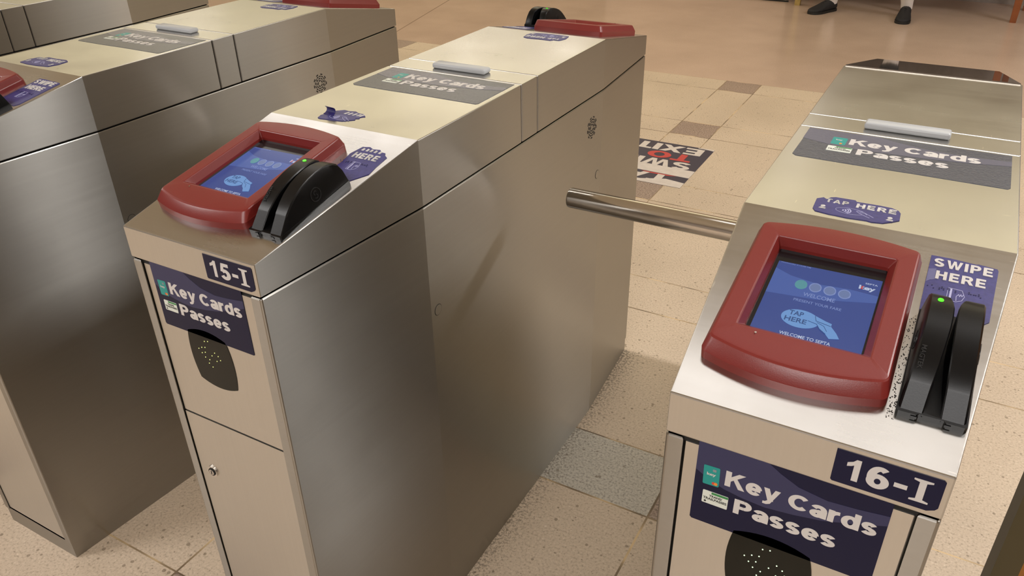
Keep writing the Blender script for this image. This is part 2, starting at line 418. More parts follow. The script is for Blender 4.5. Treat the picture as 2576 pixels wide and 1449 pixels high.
# ------------------------------------------------------------------ heavy sans lettering drawn as strokes (cap height 1, stem 0.2)
def _arc(cx, cy, rx, ry, a0, a1, n=12):
    return [(cx + rx * math.cos(math.radians(a0 + (a1 - a0) * i / n)), cy + ry * math.sin(math.radians(a0 + (a1 - a0) * i / n))) for i in range(n + 1)]
W_ = 0.235
def _glyphs():
    h = W_ / 2
    G = {}
    def S(x0, x1): return [(x0, 0), (x1, 0)]
    G['K'] = (0.80, [[(h, 0), (h, 1)], ('poly', [(W_ * .8, .33), (.80, 1), (.53, 1), (W_ * .8, .62)]), ('poly', [(.30, .60), (.44, .72), (.83, 0), (.57, 0)])])
    G['C'] = (0.80, [_arc(.42, .5, .42 - h, .5 - h, 42, 318, 22)])
    G['P'] = (0.72, [[(h, 0), (h, 1)], [(h, 1 - .09), (.40, 1 - .09)] + _arc(.40, .695, .32 - h, .215, 90, -90, 10) + [(.40, .48), (h, .48)]])
    G['R'] = (0.78, [[(h, 0), (h, 1)], [(h, 1 - .09), (.42, 1 - .09)] + _arc(.42, .70, .32 - h, .21, 90, -90, 10) + [(.42, .49), (h, .49)], ('poly', [(.34, .46), (.57, .46), (.80, 0), (.55, 0)])])
    G['S'] = (0.72, [_arc(.355, .72, .355 - h, .28 - .085, 25, 270, 14)[:-1] + [(.36, .515)] + _arc(.365, .275, .355 - h, .275 - .085, 90, -155, 14)[1:]])
    G['W'] = (1.10, [('poly', [(0, 1), (.21, 1), (.335, .30), (.46, 1), (.64, 1), (.765, .30), (.89, 1), (1.10, 1), (.865, 0), (.66, 0), (.55, .62), (.44, 0), (.235, 0)])])
    G['I'] = (0.22, [[(.11, 0), (.11, 1)]])
    G['E'] = (0.66, [[(h, 0), (h, 1)], [(h, .91), (.64, .91)], [(h, .51), (.60, .51)], [(h, .09), (.66, .09)]])
    G['H'] = (0.76, [[(h, 0), (h, 1)], [(.76 - h, 0), (.76 - h, 1)], [(h, .52), (.76 - h, .52)]])
    G['T'] = (0.70, [[(.35, 0), (.35, .95)], [(0, .91), (.70, .91)]])
    G['A'] = (0.84, [('poly', [(0, 0), (.22, 0), (.42, .68), (.42, 1), (.31, 1)]), ('poly', [(.84, 0), (.62, 0), (.42, .68), (.42, 1), (.53, 1)]), ('poly', [(.22, .20), (.62, .20), (.57, .37), (.27, .37)])])
    G['O'] = (0.84, [_arc(.42, .5, .42 - h, .5 - h, 0, 360, 26)])
    G['X'] = (0.82, [('poly', [(0, 0), (.25, 0), (.82, 1), (.57, 1)]), ('poly', [(.57, 0), (.82, 0), (.25, 1), (0, 1)])])
    G['1'] = (0.46, [('poly', [(.25, 0), (.46, 0), (.46, 1), (.30, 1), (.20, .87), (.02, .78), (.02, .61), (.16, .66), (.25, .72)])])
    G['5'] = (0.64, [[(.58, .905), (.21, .905)], ('poly', [(.14, 1), (.31, 1), (.25, .60), (.10, .47), (.05, .49)]), _arc(.315, .325, .325 - h, .325 - .095, 140, -155, 20)])
    G['6'] = (0.66, [_arc(.33, .325, .33 - h, .325 - .09, 0, 360, 24), _arc(.36, .50, .36 - h, .5 - .09, 195, 55, 14)])
    xh = .76
    G['e'] = (0.66, [[(.10, .375), (.60, .375)], _arc(.33, xh / 2, .33 - h, xh / 2 - .085, 8, 322, 22)])
    G['y'] = (0.66, [('poly', [(0, xh), (.22, xh), (.44, 0), (.22, -.05)]), ('poly', [(.66, xh), (.45, xh), (.22, 0), (.12, -.12), (.03, -.13), (.03, -.29), (.18, -.29), (.33, -.19)])])
    G['a'] = (0.63, [[(.55 - .02, 0), (.55 - .02, .48)], _arc(.32, .48, .32 - h + .0, xh - .48 - .08, 0, 158, 12), _arc(.265, .215, .265 - h, .215 - .075, 0, 360, 18), [(.30, .375), (.53, .40)]])
    G['r'] = (0.44, [[(h, 0), (h, xh)], _arc(.40, .40, .40 - h, xh - .40 - .10, 172, 86, 8)])
    G['d'] = (0.68, [[(.68 - h, 0), (.68 - h, 1)], _arc(.34, xh / 2, .34 - h, xh / 2 - .085, 0, 360, 24)])
    G['s'] = (0.58, [_arc(.285, .525, .285 - h, xh - .525 - .085, 22, 270, 12)[:-1] + [(.29, .385)] + _arc(.292, .215, .288 - h, .215 - .085, 90, -155, 12)[1:]])
    return G
GLYPH = _glyphs()

def ribbon(pts, wx, wy=None):
    """quads of a mitred band of width wx (horizontal strokes may be thinner: wy)"""
    closed = len(pts) > 4 and math.hypot(pts[0][0] - pts[-1][0], pts[0][1] - pts[-1][1]) < 1e-6
    wy = wy or wx * .86
    if closed: pts = pts[:-1]
    n = len(pts); Lf, Rt = [], []
    for i in range(n):
        a = pts[i - 1] if (i or closed) else pts[i]; b = pts[(i + 1) % n] if (i < n - 1 or closed) else pts[i]
        dx, dy = b[0] - a[0], b[1] - a[1]; l = math.hypot(dx, dy) or 1e-9
        nx, ny = -dy / l, dx / l
        ww = math.hypot(nx * wx, ny * wy) / 2
        Lf.append((pts[i][0] + nx * ww, pts[i][1] + ny * ww)); Rt.append((pts[i][0] - nx * ww, pts[i][1] - ny * ww))
    q = []
    for i in range(n if closed else n - 1):
        j = (i + 1) % n; q.append([Lf[i], Lf[j], Rt[j], Rt[i]])
    return q

def heavy(bm, s, x0, x1, y0, y1, z, Mx, mi=0, gap=0.05, word=0.27, thick=0.0003):
    """heavy lettering whose capitals fill y0..y1 and whose line fills x0..x1"""
    x = 0; polys = []; lev = []
    for ch in s:
        if ch == ' ': x += word; continue
        adv, st = GLYPH[ch]
        for k in st:
            for pl in ([k[1]] if k[0] == 'poly' else ribbon(k, W_)):
                polys.append([(x + p[0], p[1]) for p in pl]); lev.append(st.index(k) * 2e-5)
        x += adv + gap
    x -= gap
    sx, sy = (x1 - x0) / x, y1 - y0
    for pl, dz in zip(polys, lev):
        P = [(x0 + a * sx, y0 + b * sy) for a, b in pl]
        ar = sum(P[i][0] * P[(i + 1) % len(P)][1] - P[(i + 1) % len(P)][0] * P[i][1] for i in range(len(P)))
        if abs(ar) < 1e-12: continue
        prism(bm, P if ar > 0 else P[::-1], z, z + thick + dz, Mx, mi)

F_FRONT = frame((0, 0, 0), (1, 0, 0), (0, 0, 1), (0, -1, 0))
F_TOP = frame((0, 0, H2), (1, 0, 0), (0, 1, 0), (0, 0, 1))
F_SLOPE = frame((0, 0, H1), (1, 0, 0), (0, Y1 / SL, (H2 - H1) / SL), (0, -(H2 - H1) / SL, Y1 / SL))
F_SIDE = frame((WM, 0, 0), (0, 1, 0), (0, 0, 1), (1, 0, 0))
TURN = Matrix.Translation((0, L, 0)) @ Matrix.Rotation(math.pi, 4, 'Z')     # the far end of a gate mirrors the near end

def hw(y): return WF + (WM - WF) * max(0.0, min(1, min(y, L - y) / Y1))
def top(y): return H1 + (H2 - H1) * max(0.0, min(1, min(y, L - y) / Y1))

# ------------------------------------------------------------------ parts of a fare gate
def gate_body(g):
    bm = bmesh.new()
    plan = [(-WF, 0), (-0.1045, 0), (-0.1045, 0.018), (0.1045, 0.018), (0.1045, 0), (WF, 0), (WM, Y1), (WM, L - Y1), (WF, L), (-WF, L), (-WM, L - Y1), (-WM, Y1)]
    prism(bm, plan, 0.046, ZS - 0.003)
    es = [e for e in bm.edges if abs(e.verts[0].co.z - e.verts[1].co.z) > 0.5 and abs(abs(e.verts[0].co.x) - WF) < 1e-4]
    bmesh.ops.bevel(bm, geom=es, offset=0.003, segments=3, affect='EDGES', profile=0.5)
    te = [e for e in bm.edges if e.verts[0].co.z > ZS - 0.005 and e.verts[1].co.z > ZS - 0.005 and len(e.link_faces) == 2]
    bmesh.ops.bevel(bm, geom=te, offset=0.0018, segments=2, affect='EDGES', profile=0.5)
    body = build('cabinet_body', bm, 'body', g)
    bm = bmesh.new()
    i = 0.006
    prism(bm, [(-WF + i, i + 0.02), (WF - i, i + 0.02), (WM - i, Y1), (WM - i, L - Y1), (WF - i, L - i), (-WF + i, L - i), (-WM + i, L - Y1), (-WM + i, Y1)], ZS - 0.008, ZS + 0.004)
    prism(bm, [(-0.11, 0.004), (0.11, 0.004), (0.11, 0.03), (-0.11, 0.03)], ZS - 0.008, ZS + 0.004)
    build('seam_gasket', bm, 'dark', g)
    bm = bmesh.new()
    j = 0.0025
    prism(bm, [(-WF + j, j), (WF - j, j), (WM - j, Y1), (WM - j, L - Y1), (WF - j, L - j), (-WF + j, L - j), (-WM + j, L - Y1), (-WM + j, Y1)], 0.0, 0.045)
    build('base_plinth', bm, 'body', g)

def lid_piece(g, name, ys, mirror_end=False):
    bm = bmesh.new()
    rings = []
    for y in ys:
        h, t = hw(y), top(y)
        rings.append([(-h, y, ZS), (h, y, ZS), (h, y, t), (-h, y, t)])
    loft(bm, rings)
    bmesh.ops.recalc_face_normals(bm, faces=bm.faces)
    bevel_sharp(bm, 0.0015, 2, 30)
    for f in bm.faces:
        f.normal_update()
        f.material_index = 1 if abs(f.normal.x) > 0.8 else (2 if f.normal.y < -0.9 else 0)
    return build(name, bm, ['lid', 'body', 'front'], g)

def gate_front(g):
    bm = bmesh.new()
    box(bm, -0.1022, 0.1022, 0.0025, 0.018, 0.6455, 0.9045)
    bevel_sharp(bm, 0.001, 2)
    pn = build('front_panel', bm, 'front', g)
    bm = bmesh.new()
    box(bm, -0.1022, 0.1022, 0.0020, 0.018, 0.052, 0.6425)
    bevel_sharp(bm, 0.0012, 2)
    dr = build('access_door', bm, 'front', g)
    bm = bmesh.new()
    prism(bm, ellipse(-0.074, 0.528, 0.0105, 0.0105, 28), -0.004, 0.0005, F_FRONT)
    prism(bm, ellipse(-0.074, 0.528, 0.0072, 0.0072, 24), 0.0, 0.0016, F_FRONT, 1)
    prism(bm, ellipse(-0.074, 0.528, 0.0052, 0.0052, 24), 0.0, 0.0022, F_FRONT)
    prism(bm, [(-0.0748, 0.5245), (-0.0732, 0.5245), (-0.0732, 0.5315), (-0.0748, 0.5315)], 0.0, 0.0025, F_FRONT, 1)
    build('door_lock', bm, ['arm', 'dark'], dr)
    # smoked window with bulged sides
    bm = bmesh.new()
    pts = []
    cs = [(-0.040, 0.730), (0.0335, 0.730), (0.0305, 0.812), (-0.0435, 0.812)]
    bul = [(0, -0.0085), (0.0055, 0), (0, 0.008), (-0.0055, 0)]
    for k in range(4):
        a, b = cs[k], cs[(k + 1) % 4]
        for i in range(10):
            t = i / 10; q = 4 * t * (1 - t)
            pts.append((a[0] + (b[0] - a[0]) * t + bul[k][0] * q, a[1] + (b[1] - a[1]) * t + bul[k][1] * q))
    prism(bm, pts, -0.004, -0.0018, F_FRONT)
    return pn, build('smoked_window', bm, 'window', pn)

LED_PTS = [(-0.013, 0.801), (-0.006, 0.803), (-0.029, 0.784), (-0.022, 0.788), (-0.015, 0.790), (-0.017, 0.781), (-0.024, 0.778), (-0.019, 0.772),
           (-0.004, 0.779), (0.003, 0.786), (0.009, 0.782), (-0.011, 0.770), (-0.014, 0.763), (0.004, 0.772), (-0.008, 0.758), (0.012, 0.776)]
def leds(win, mat):
    for (x, z) in LED_PTS:
        bm = bmesh.new()
        prism(bm, ellipse(x, z, 0.0007, 0.0007, 8), -0.0019, -0.0014, F_FRONT)
        build('led_dot', bm, mat, win)

def key_words(bm, x0, x1, y0, y1, z, Mx, S, mi, bold=0.03):
    pass

def front_sticker(pn, torn=False):
    x0, x1, z0, z1 = -0.089, 0.0855, 0.8085, 0.9115
    bm = bmesh.new()
    prism(bm, [(x0 + 0.002, z0), (x1 - 0.001, z0), (x1, z0 + 0.001), (x1, z1), (x0, z1), (x0, z0 + 0.002)], -0.0026, -0.0018, F_FRONT)
    st = build('key_cards_sticker', bm, 'navy', pn, label='navy sticker reading Key Cards Passes on the front panel')
    W_, H_ = x1 - x0, z1 - z0
    bm = bmesh.new()
    lo = [(0, .65), (.08, .57), (.17, .51), (.28, .475), (.4, .46), (.55, .49), (.7, .54), (.85, .63), (1, .73)]
    hi = [(1, .84), (.85, .805), (.7, .785), (.55, .83), (.45, .915), (.38, .995), (0, .995)]
    prism(bm, [(x0 + s * W_, z0 + t * H_) for s, t in lo + hi], -0.0018, -0.0016, F_FRONT)
    build('swoosh', bm, 'violet', st)
    bm = bmesh.new()
    heavy(bm, 'Key Cards', -0.0595, 0.0785, 0.8665, 0.8855, -0.0017, F_FRONT)
    heavy(bm, 'Passes', -0.0475, 0.0485, 0.8355, 0.854, -0.0017, F_FRONT)
    build('lettering', bm, 'white', st)
    bm = bmesh.new()
    Mx = F_FRONT @ Matrix.Translation((-0.073, 0.8725, 0)) @ Matrix.Rotation(math.radians(2), 4, 'Z')
    prism(bm, rrect(-0.008, 0.008, -0.012, 0.012, 0.0012), -0.0018, -0.0014, Mx, 0)
    prism(bm, rrect(0.001, 0.0045, 0.006, 0.009, 0.0005), -0.0014, -0.0012, Mx, 1)
    text(bm, 'key', -0.0045, 0.0045, 0.0005, 0.004, -0.0012, Mx, 0.03, 2)
    prism(bm, ellipse(0.0028, -0.0088, 0.0018, 0.0018, 14), -0.0014, -0.0012, Mx, 4)
    prism(bm, ellipse(0.0050, -0.0088, 0.0018, 0.0018, 14), -0.0014, -0.0011, Mx, 3)
    build('fare_card_icon', bm, ['teal', 'teal_dark', 'white', 'orange', 'card_red'], st)
    bm = bmesh.new()
    Mx = F_FRONT @ Matrix.Translation((-0.0663, 0.844, 0))
    prism(bm, rrect(-0.0128, 0.0128, -0.0082, 0.0082, 0.001), -0.0018, -0.0014, Mx, 0)
    prism(bm, [(-0.004, 0.0052), (0.0126, 0.0052), (0.0126, 0.0078), (-0.004, 0.0078)], -0.0014, -0.0012, Mx, 1)
    text(bm, 'TRANS/', -0.006, 0.007, 0.0012, 0.0040, -0.0012, Mx, 0.03, 2)
    text(bm, 'TRAILPASSES', -0.0118, 0.0118, -0.0028, 0.0002, -0.0012, Mx, 0.03, 2)
    prism(bm, ellipse(-0.0095, -0.0055, 0.0012, 0.0012, 10), -0.0014, -0.0012, Mx, 2)
    build('pass_card_icon', bm, ['card_white', 'card_green', 'ink'], st)
    return st

def number_sticker(lid, digits):
    bm = bmesh.new()
    x0, x1, z0, z1 = 0.0305, 0.117, 0.9168, 0.9535
    prism(bm, [(x0 + .0015, z0), (x1 - .008, z0), (x1 - .002, z0 + .003), (x1, z0 + .006), (x1, z1 - .002), (x1 - .002, z1), (x0, z1), (x0, z0 + .0015)], 0.0, 0.0006, F_FRONT)
    st = build('gate_number_sticker', bm, 'navy', lid, label='small navy sticker reading %s-I' % digits)
    bm = bmesh.new()
    heavy(bm, digits[0], 0.0405, 0.0520, 0.9235, 0.9475, 0.0006, F_FRONT)
    heavy(bm, digits[1], 0.0580, 0.0765, 0.9235, 0.9475, 0.0006, F_FRONT)
    prism(bm, [(0.080, 0.9318), (0.0905, 0.9318), (0.0905, 0.9365), (0.080, 0.9365)], 0.0006, 0.0009, F_FRONT)
    a, b = 0.0935, 0.1085
    m0, m1 = 0.0982, 0.1038
    prism(bm, [(a, 0.9235), (b, 0.9235), (b, 0.9252), (m1, 0.9265), (m1, 0.9450), (b, 0.9463), (b, 0.948), (a, 0.948), (a, 0.9463), (m0, 0.9450), (m0, 0.9265), (a, 0.9252)], 0.0006, 0.0009, F_FRONT)
    build('number_lettering', bm, 'white', st)

def top_sticker(lid):
    x0, x1, y0, y1 = -0.132, 0.137, 0.5135, 0.6415
    bm = bmesh.new()
    prism(bm, [(x0 + .006, y0), (-0.05, y0 - .001), (0.02, y0 + .0005), (x1 - .003, y0 - .001), (x1, y0 + .004), (x1, y1), (x0 + 0.001, y1 - .001), (x0, y0 + .006)], 0.0, 0.0005, F_TOP)
    st = build('lid_sticker', bm, 'navy_worn', lid, label='worn grey navy sticker reading Key Cards Passes on the lid')
    W_, H_ = x1 - x0, y1 - y0
    bm = bmesh.new()
    lo = [(0, .60), (.15, .50), (.3, .46), (.45, .48), (.6, .50), (.8, .56), (1, .66)]
    hi = [(1, .80), (.8, .76), (.6, .80), (.45, .90), (.36, .99), (0, .99)]
    prism(bm, [(x0 + s * W_, y0 + t * H_) for s, t in lo + hi], 0.0005, 0.0007, F_TOP)
    build('swoosh', bm, 'violet_worn', st)
    bm = bmesh.new()
    heavy(bm, 'Key Cards', -0.0685, 0.1005, 0.5885, 0.6135, 0.0006, F_TOP)
    heavy(bm, 'Passes', -0.0535, 0.0635, 0.5515, 0.575, 0.0006, F_TOP)
    build('lettering', bm, 'white', st)
    bm = bmesh.new()
    prism(bm, rrect(-0.0925, -0.0725, 0.582, 0.613, 0.002), 0.0005, 0.0008, F_TOP, 0)
    text(bm, 'key', -0.0875, -0.0785, 0.600, 0.6045, 0.0009, F_TOP, 0.03, 1)
    prism(bm, ellipse(-0.079, 0.587, 0.0022, 0.0026, 12), 0.0008, 0.001, F_TOP, 2)
    build('fare_card_icon', bm, ['teal', 'white', 'orange'], st)
    bm = bmesh.new()
    prism(bm, rrect(-0.0935, -0.0605, 0.553, 0.574, 0.0015), 0.0005, 0.0008, F_TOP, 0)
    prism(bm, [(-0.082, 0.5695), (-0.061, 0.5695), (-0.061, 0.573), (-0.082, 0.573)], 0.0008, 0.001, F_TOP, 1)
    text(bm, 'TRANS/', -0.084, -0.068, 0.5645, 0.568, 0.001, F_TOP, 0.02, 2)
    text(bm, 'TRAILPASSES', -0.092, -0.062, 0.5585, 0.5625, 0.001, F_TOP, 0.02, 2)
    build('pass_card_icon', bm, ['card_white', 'card_green', 'ink'], st)

TAP_C = [(-0.07, 0.345), (-0.071, 0.375), (-0.064, 0.382), (-0.06, 0.378), (-0.056, 0.386), (-0.051, 0.389), (-0.028, 0.39), (-0.026, 0.386), (0.0, 0.387), (0.014, 0.386), (0.022, 0.381), (0.025, 0.374), (0.026, 0.354), (0.02, 0.347), (0.01, 0.338), (-0.002, 0.335), (-0.008, 0.3365), (-0.029, 0.334), (-0.042, 0.335), (-0.049, 0.335), (-0.066, 0.338)]
TAP_B = [(-0.058, 0.338), (-0.062, 0.350), (-0.059, 0.359), (-0.056, 0.366), (-0.0535, 0.379), (-0.043, 0.388), (-0.033, 0.3865), (-0.021, 0.390), (-0.012, 0.385), (0.0, 0.384), (0.009, 0.376), (0.003, 0.3705), (0.006, 0.364), (0.001, 0.361), (0.004, 0.356), (-0.003, 0.349), (-0.011, 0.342), (-0.026, 0.339), (-0.042, 0.3375), (-0.053, 0.336)]
TAP_A = [(-0.066, 0.338), (-0.07, 0.36), (-0.064, 0.381), (-0.05, 0.380), (-0.045, 0.388), (-0.02, 0.387), (0.01, 0.390), (0.022, 0.384), (0.026, 0.36), (0.02, 0.341), (-0.01, 0.336), (-0.04, 0.335)]
def tap_sticker(lid, outline, T=Matrix.Identity(4), style='C'):
    Fm = T @ F_TOP
    bm = bmesh.new()
    prism(bm, outline, 0.0, 0.0009, Fm)
    st = build('tap_here_sticker', bm, 'purple', lid, label='chipped purple sticker reading TAP HERE')
    z = 0.0009
    bm = bmesh.new()
    if style == 'B':
        for x in (-0.030, -0.022, -0.013, -0.005, 0.001):
            prism(bm, [(x - 0.0016, 0.371), (x + 0.002, 0.3705), (x + 0.004, 0.3805), (x + 0.0005, 0.381)], z, z + 0.0006, Fm)
    else:
        heavy(bm, 'TAP', -0.0600, -0.0335, 0.3690, 0.3795, z, Fm, thick=0.0006, gap=.2)
        heavy(bm, 'HERE', -0.0245, 0.0205, 0.3675, 0.3800, z, Fm, thick=0.0006, gap=.2)
        for cx, cy in ((-0.060, 0.352), (0.0155, 0.351)):
            prism(bm, ellipse(cx, cy + 0.003, 0.0028, 0.0032, 10), z, z + 0.0006, Fm)
            prism(bm, [(cx - 0.004, cy - 0.004), (cx + 0.0035, cy - 0.005), (cx + 0.004, cy - 0.0015), (cx - 0.002, cy - 0.001)], z, z + 0.0005, Fm)
    build('raised_lettering', bm, 'chipped', st)
    bm = bmesh.new()
    c = ellipse(-0.0285, 0.3535, 0.0165, 0.0085, 30, math.radians(20), math.radians(330))
    stroke(bm, c, 0.0006, z, z + 0.0003, Fm)
    for k, r in enumerate((0.003, 0.006, 0.009, 0.0115)):
        prism(bm, arc_band(-0.040, 0.353, r, r + 0.0014, -0.75, 0.75, 6, 0.8), z, z + 0.0003, Fm)
    stroke(bm, [(-0.022, 0.357), (-0.018, 0.352), (-0.010, 0.3465), (-0.006, 0.344)], 0.0007, z, z + 0.0003, Fm)
    stroke(bm, [(-0.021, 0.3585), (-0.014, 0.357), (-0.008, 0.352), (-0.002, 0.347)], 0.0007, z, z + 0.0003, Fm)
    stroke(bm, [(-0.018, 0.3545), (-0.012, 0.3545), (-0.0095, 0.351)], 0.0006, z, z + 0.0003, Fm)
    build('contactless_pictogram', bm, 'line', st)
    if style == 'B':
        bm = bmesh.new()
        rings = []
        for k in range(7):
            t = k / 6; a = t * math.radians(150)
            yy = 0.356 + 0.010 * math.sin(a) * 0.9; hh = 0.001 + 0.010 * (1 - math.cos(a)) * 0.62
            w0 = 0.0115 - 0.002 * t
            rings.append([Fm @ Vector((-0.0505 - w0, yy, hh)), Fm @ Vector((-0.0505 + w0 * 0.9, yy - 0.002, hh)), Fm @ Vector((-0.0505 + w0 * 0.9, yy - 0.0014, hh + 0.0005)), Fm @ Vector((-0.0505 - w0, yy + 0.0006, hh + 0.0005))])
        loft(bm, rings)
        build('curled_flap', bm, 'curl', st, smooth=True, label='dark blue corner of the sticker curling up')
    return st

SW_C = [(0.0665, 0.297), (0.085, 0.2975), (0.110, 0.2955), (0.112, 0.2965), (0.130, 0.2945), (0.1312, 0.291), (0.1295, 0.206), (0.1235, 0.1985), (0.067, 0.200), (0.0665, 0.25)]
SW_B = [(0.069, 0.205), (0.112, 0.2), (0.116, 0.199), (0.1345, 0.225), (0.1325, 0.245), (0.1325, 0.272), (0.126, 0.276), (0.123, 0.2815), (0.116, 0.2815), (0.110, 0.287), (0.098, 0.285), (0.090, 0.289), (0.078, 0.286), (0.071, 0.264), (0.074, 0.24)]
def swipe_sticker(lid, outline, T=Matrix.Identity(4), torn=False):
    Fm = T @ F_SLOPE
    bm = bmesh.new(); prism(bm, outline, 0.0, 0.0009, Fm)
    st = build('swipe_here_sticker', bm, 'purple', lid, label='purple sticker reading SWIPE HERE' if not torn else 'torn purple sticker reading HERE')
    z = 0.0009
    bm = bmesh.new()
    if not torn:
        heavy(bm, 'SWIPE', 0.0705, 0.1265, 0.2785, 0.2925, z, Fm, thick=0.0007, gap=.16)
        heavy(bm, 'HERE', 0.0745, 0.1215, 0.2570, 0.2710, z, Fm, thick=0.0007, gap=.16)
    else:
        heavy(bm, 'HERE', 0.0790, 0.1235, 0.2560, 0.2700, z, Fm, thick=0.0007, gap=.16)
        for x in (0.084, 0.092, 0.099, 0.107, 0.115):
            prism(bm, [(x - 0.002, 0.2765), (x + 0.002, 0.276), (x + 0.0028, 0.2815), (x - 0.001, 0.2835)], z, z + 0.0006, Fm)
    build('raised_lettering', bm, 'chipped' if torn else 'white', st)
    bm = bmesh.new()
    rnd = random.Random(5)
    for x in (0.0695, 0.0735, 0.079, 0.083, 0.0885, 0.094, 0.108, 0.1125, 0.117):
        for dx, dy in ((0, 0), (0.0018, 0), (0, 0.0022), (0.0018, -0.0022)):
            if rnd.random() < 0.7: prism(bm, ellipse(x + dx, 0.243 + dy, 0.0007, 0.0007, 7), z, z + 0.0006, Fm)
    build('braille', bm, 'braille', st)
    bm = bmesh.new()
    ox = 0.0 if not torn else 0.003
    prism(bm, [(0.0905 + ox, 0.2265), (0.0925 + ox, 0.2265), (0.0925 + ox, 0.2455), (0.0905 + ox, 0.2455)], z, z + 0.0003, Fm)
    stroke(bm, [(0.0885 + ox, 0.2255), (0.0885 + ox, 0.2465), (0.1015 + ox, 0.2455), (0.1045 + ox, 0.236), (0.1025 + ox, 0.229), (0.0975 + ox, 0.2255), (0.0885 + ox, 0.2255)], 0.0005, z, z + 0.0003, Fm)
    stroke(bm, [(0.0975 + ox, 0.2275), (0.097 + ox, 0.2345), (0.0990 + ox, 0.2385), (0.1000 + ox, 0.235), (0.1010 + ox, 0.239), (0.1020 + ox, 0.2355), (0.1035 + ox, 0.2395)], 0.0006, z, z + 0.0003, Fm)
    build('swipe_pictogram', bm, 'line', st)
    if not torn:
        bm = bmesh.new()
        prism(bm, [(0.0668, 0.272), (0.074, 0.2745), (0.0745, 0.2555), (0.0705, 0.2535), (0.0668, 0.249)], z, z + 0.0002, Fm)
        build('faded_patch', bm, 'purple_faded', st)
    return st

def bulged(x0, x1, y0, y1, bb, bt, r, n=14, nc=9):
    pts = []
    xc, hx = (x0 + x1) / 2, (x1 - x0) / 2
    yc, hy = (y0 + y1) / 2, (y1 - y0) / 2
    base = []
    for (cx, cy, a) in ((x1 - r, y0 + r, 270), (x1 - r, y1 - r, 0), (x0 + r, y1 - r, 90), (x0 + r, y0 + r, 180)):
        for k in range(nc + 1):
            t = math.radians(a + 90 * k / nc); base.append((cx + r * math.cos(t), cy + r * math.sin(t)))
    out = []
    for i, p in enumerate(base):
        out.append(p)
        if (i + 1) % (nc + 1) == 0:
            q = base[(i + 1) % len(base)]
            for k in range(1, n): out.append((p[0] + (q[0] - p[0]) * k / n, p[1] + (q[1] - p[1]) * k / n))
    for x, y in out:
        q = 1 - ((x - xc) / hx) ** 2
        t = (y - y0) / (y1 - y0)
        yy = y + (bt * q * max(0, t * 2 - 1) if t > 0.5 else -bb * q * max(0, 1 - t * 2))
        pts.append((x, yy))
    return pts

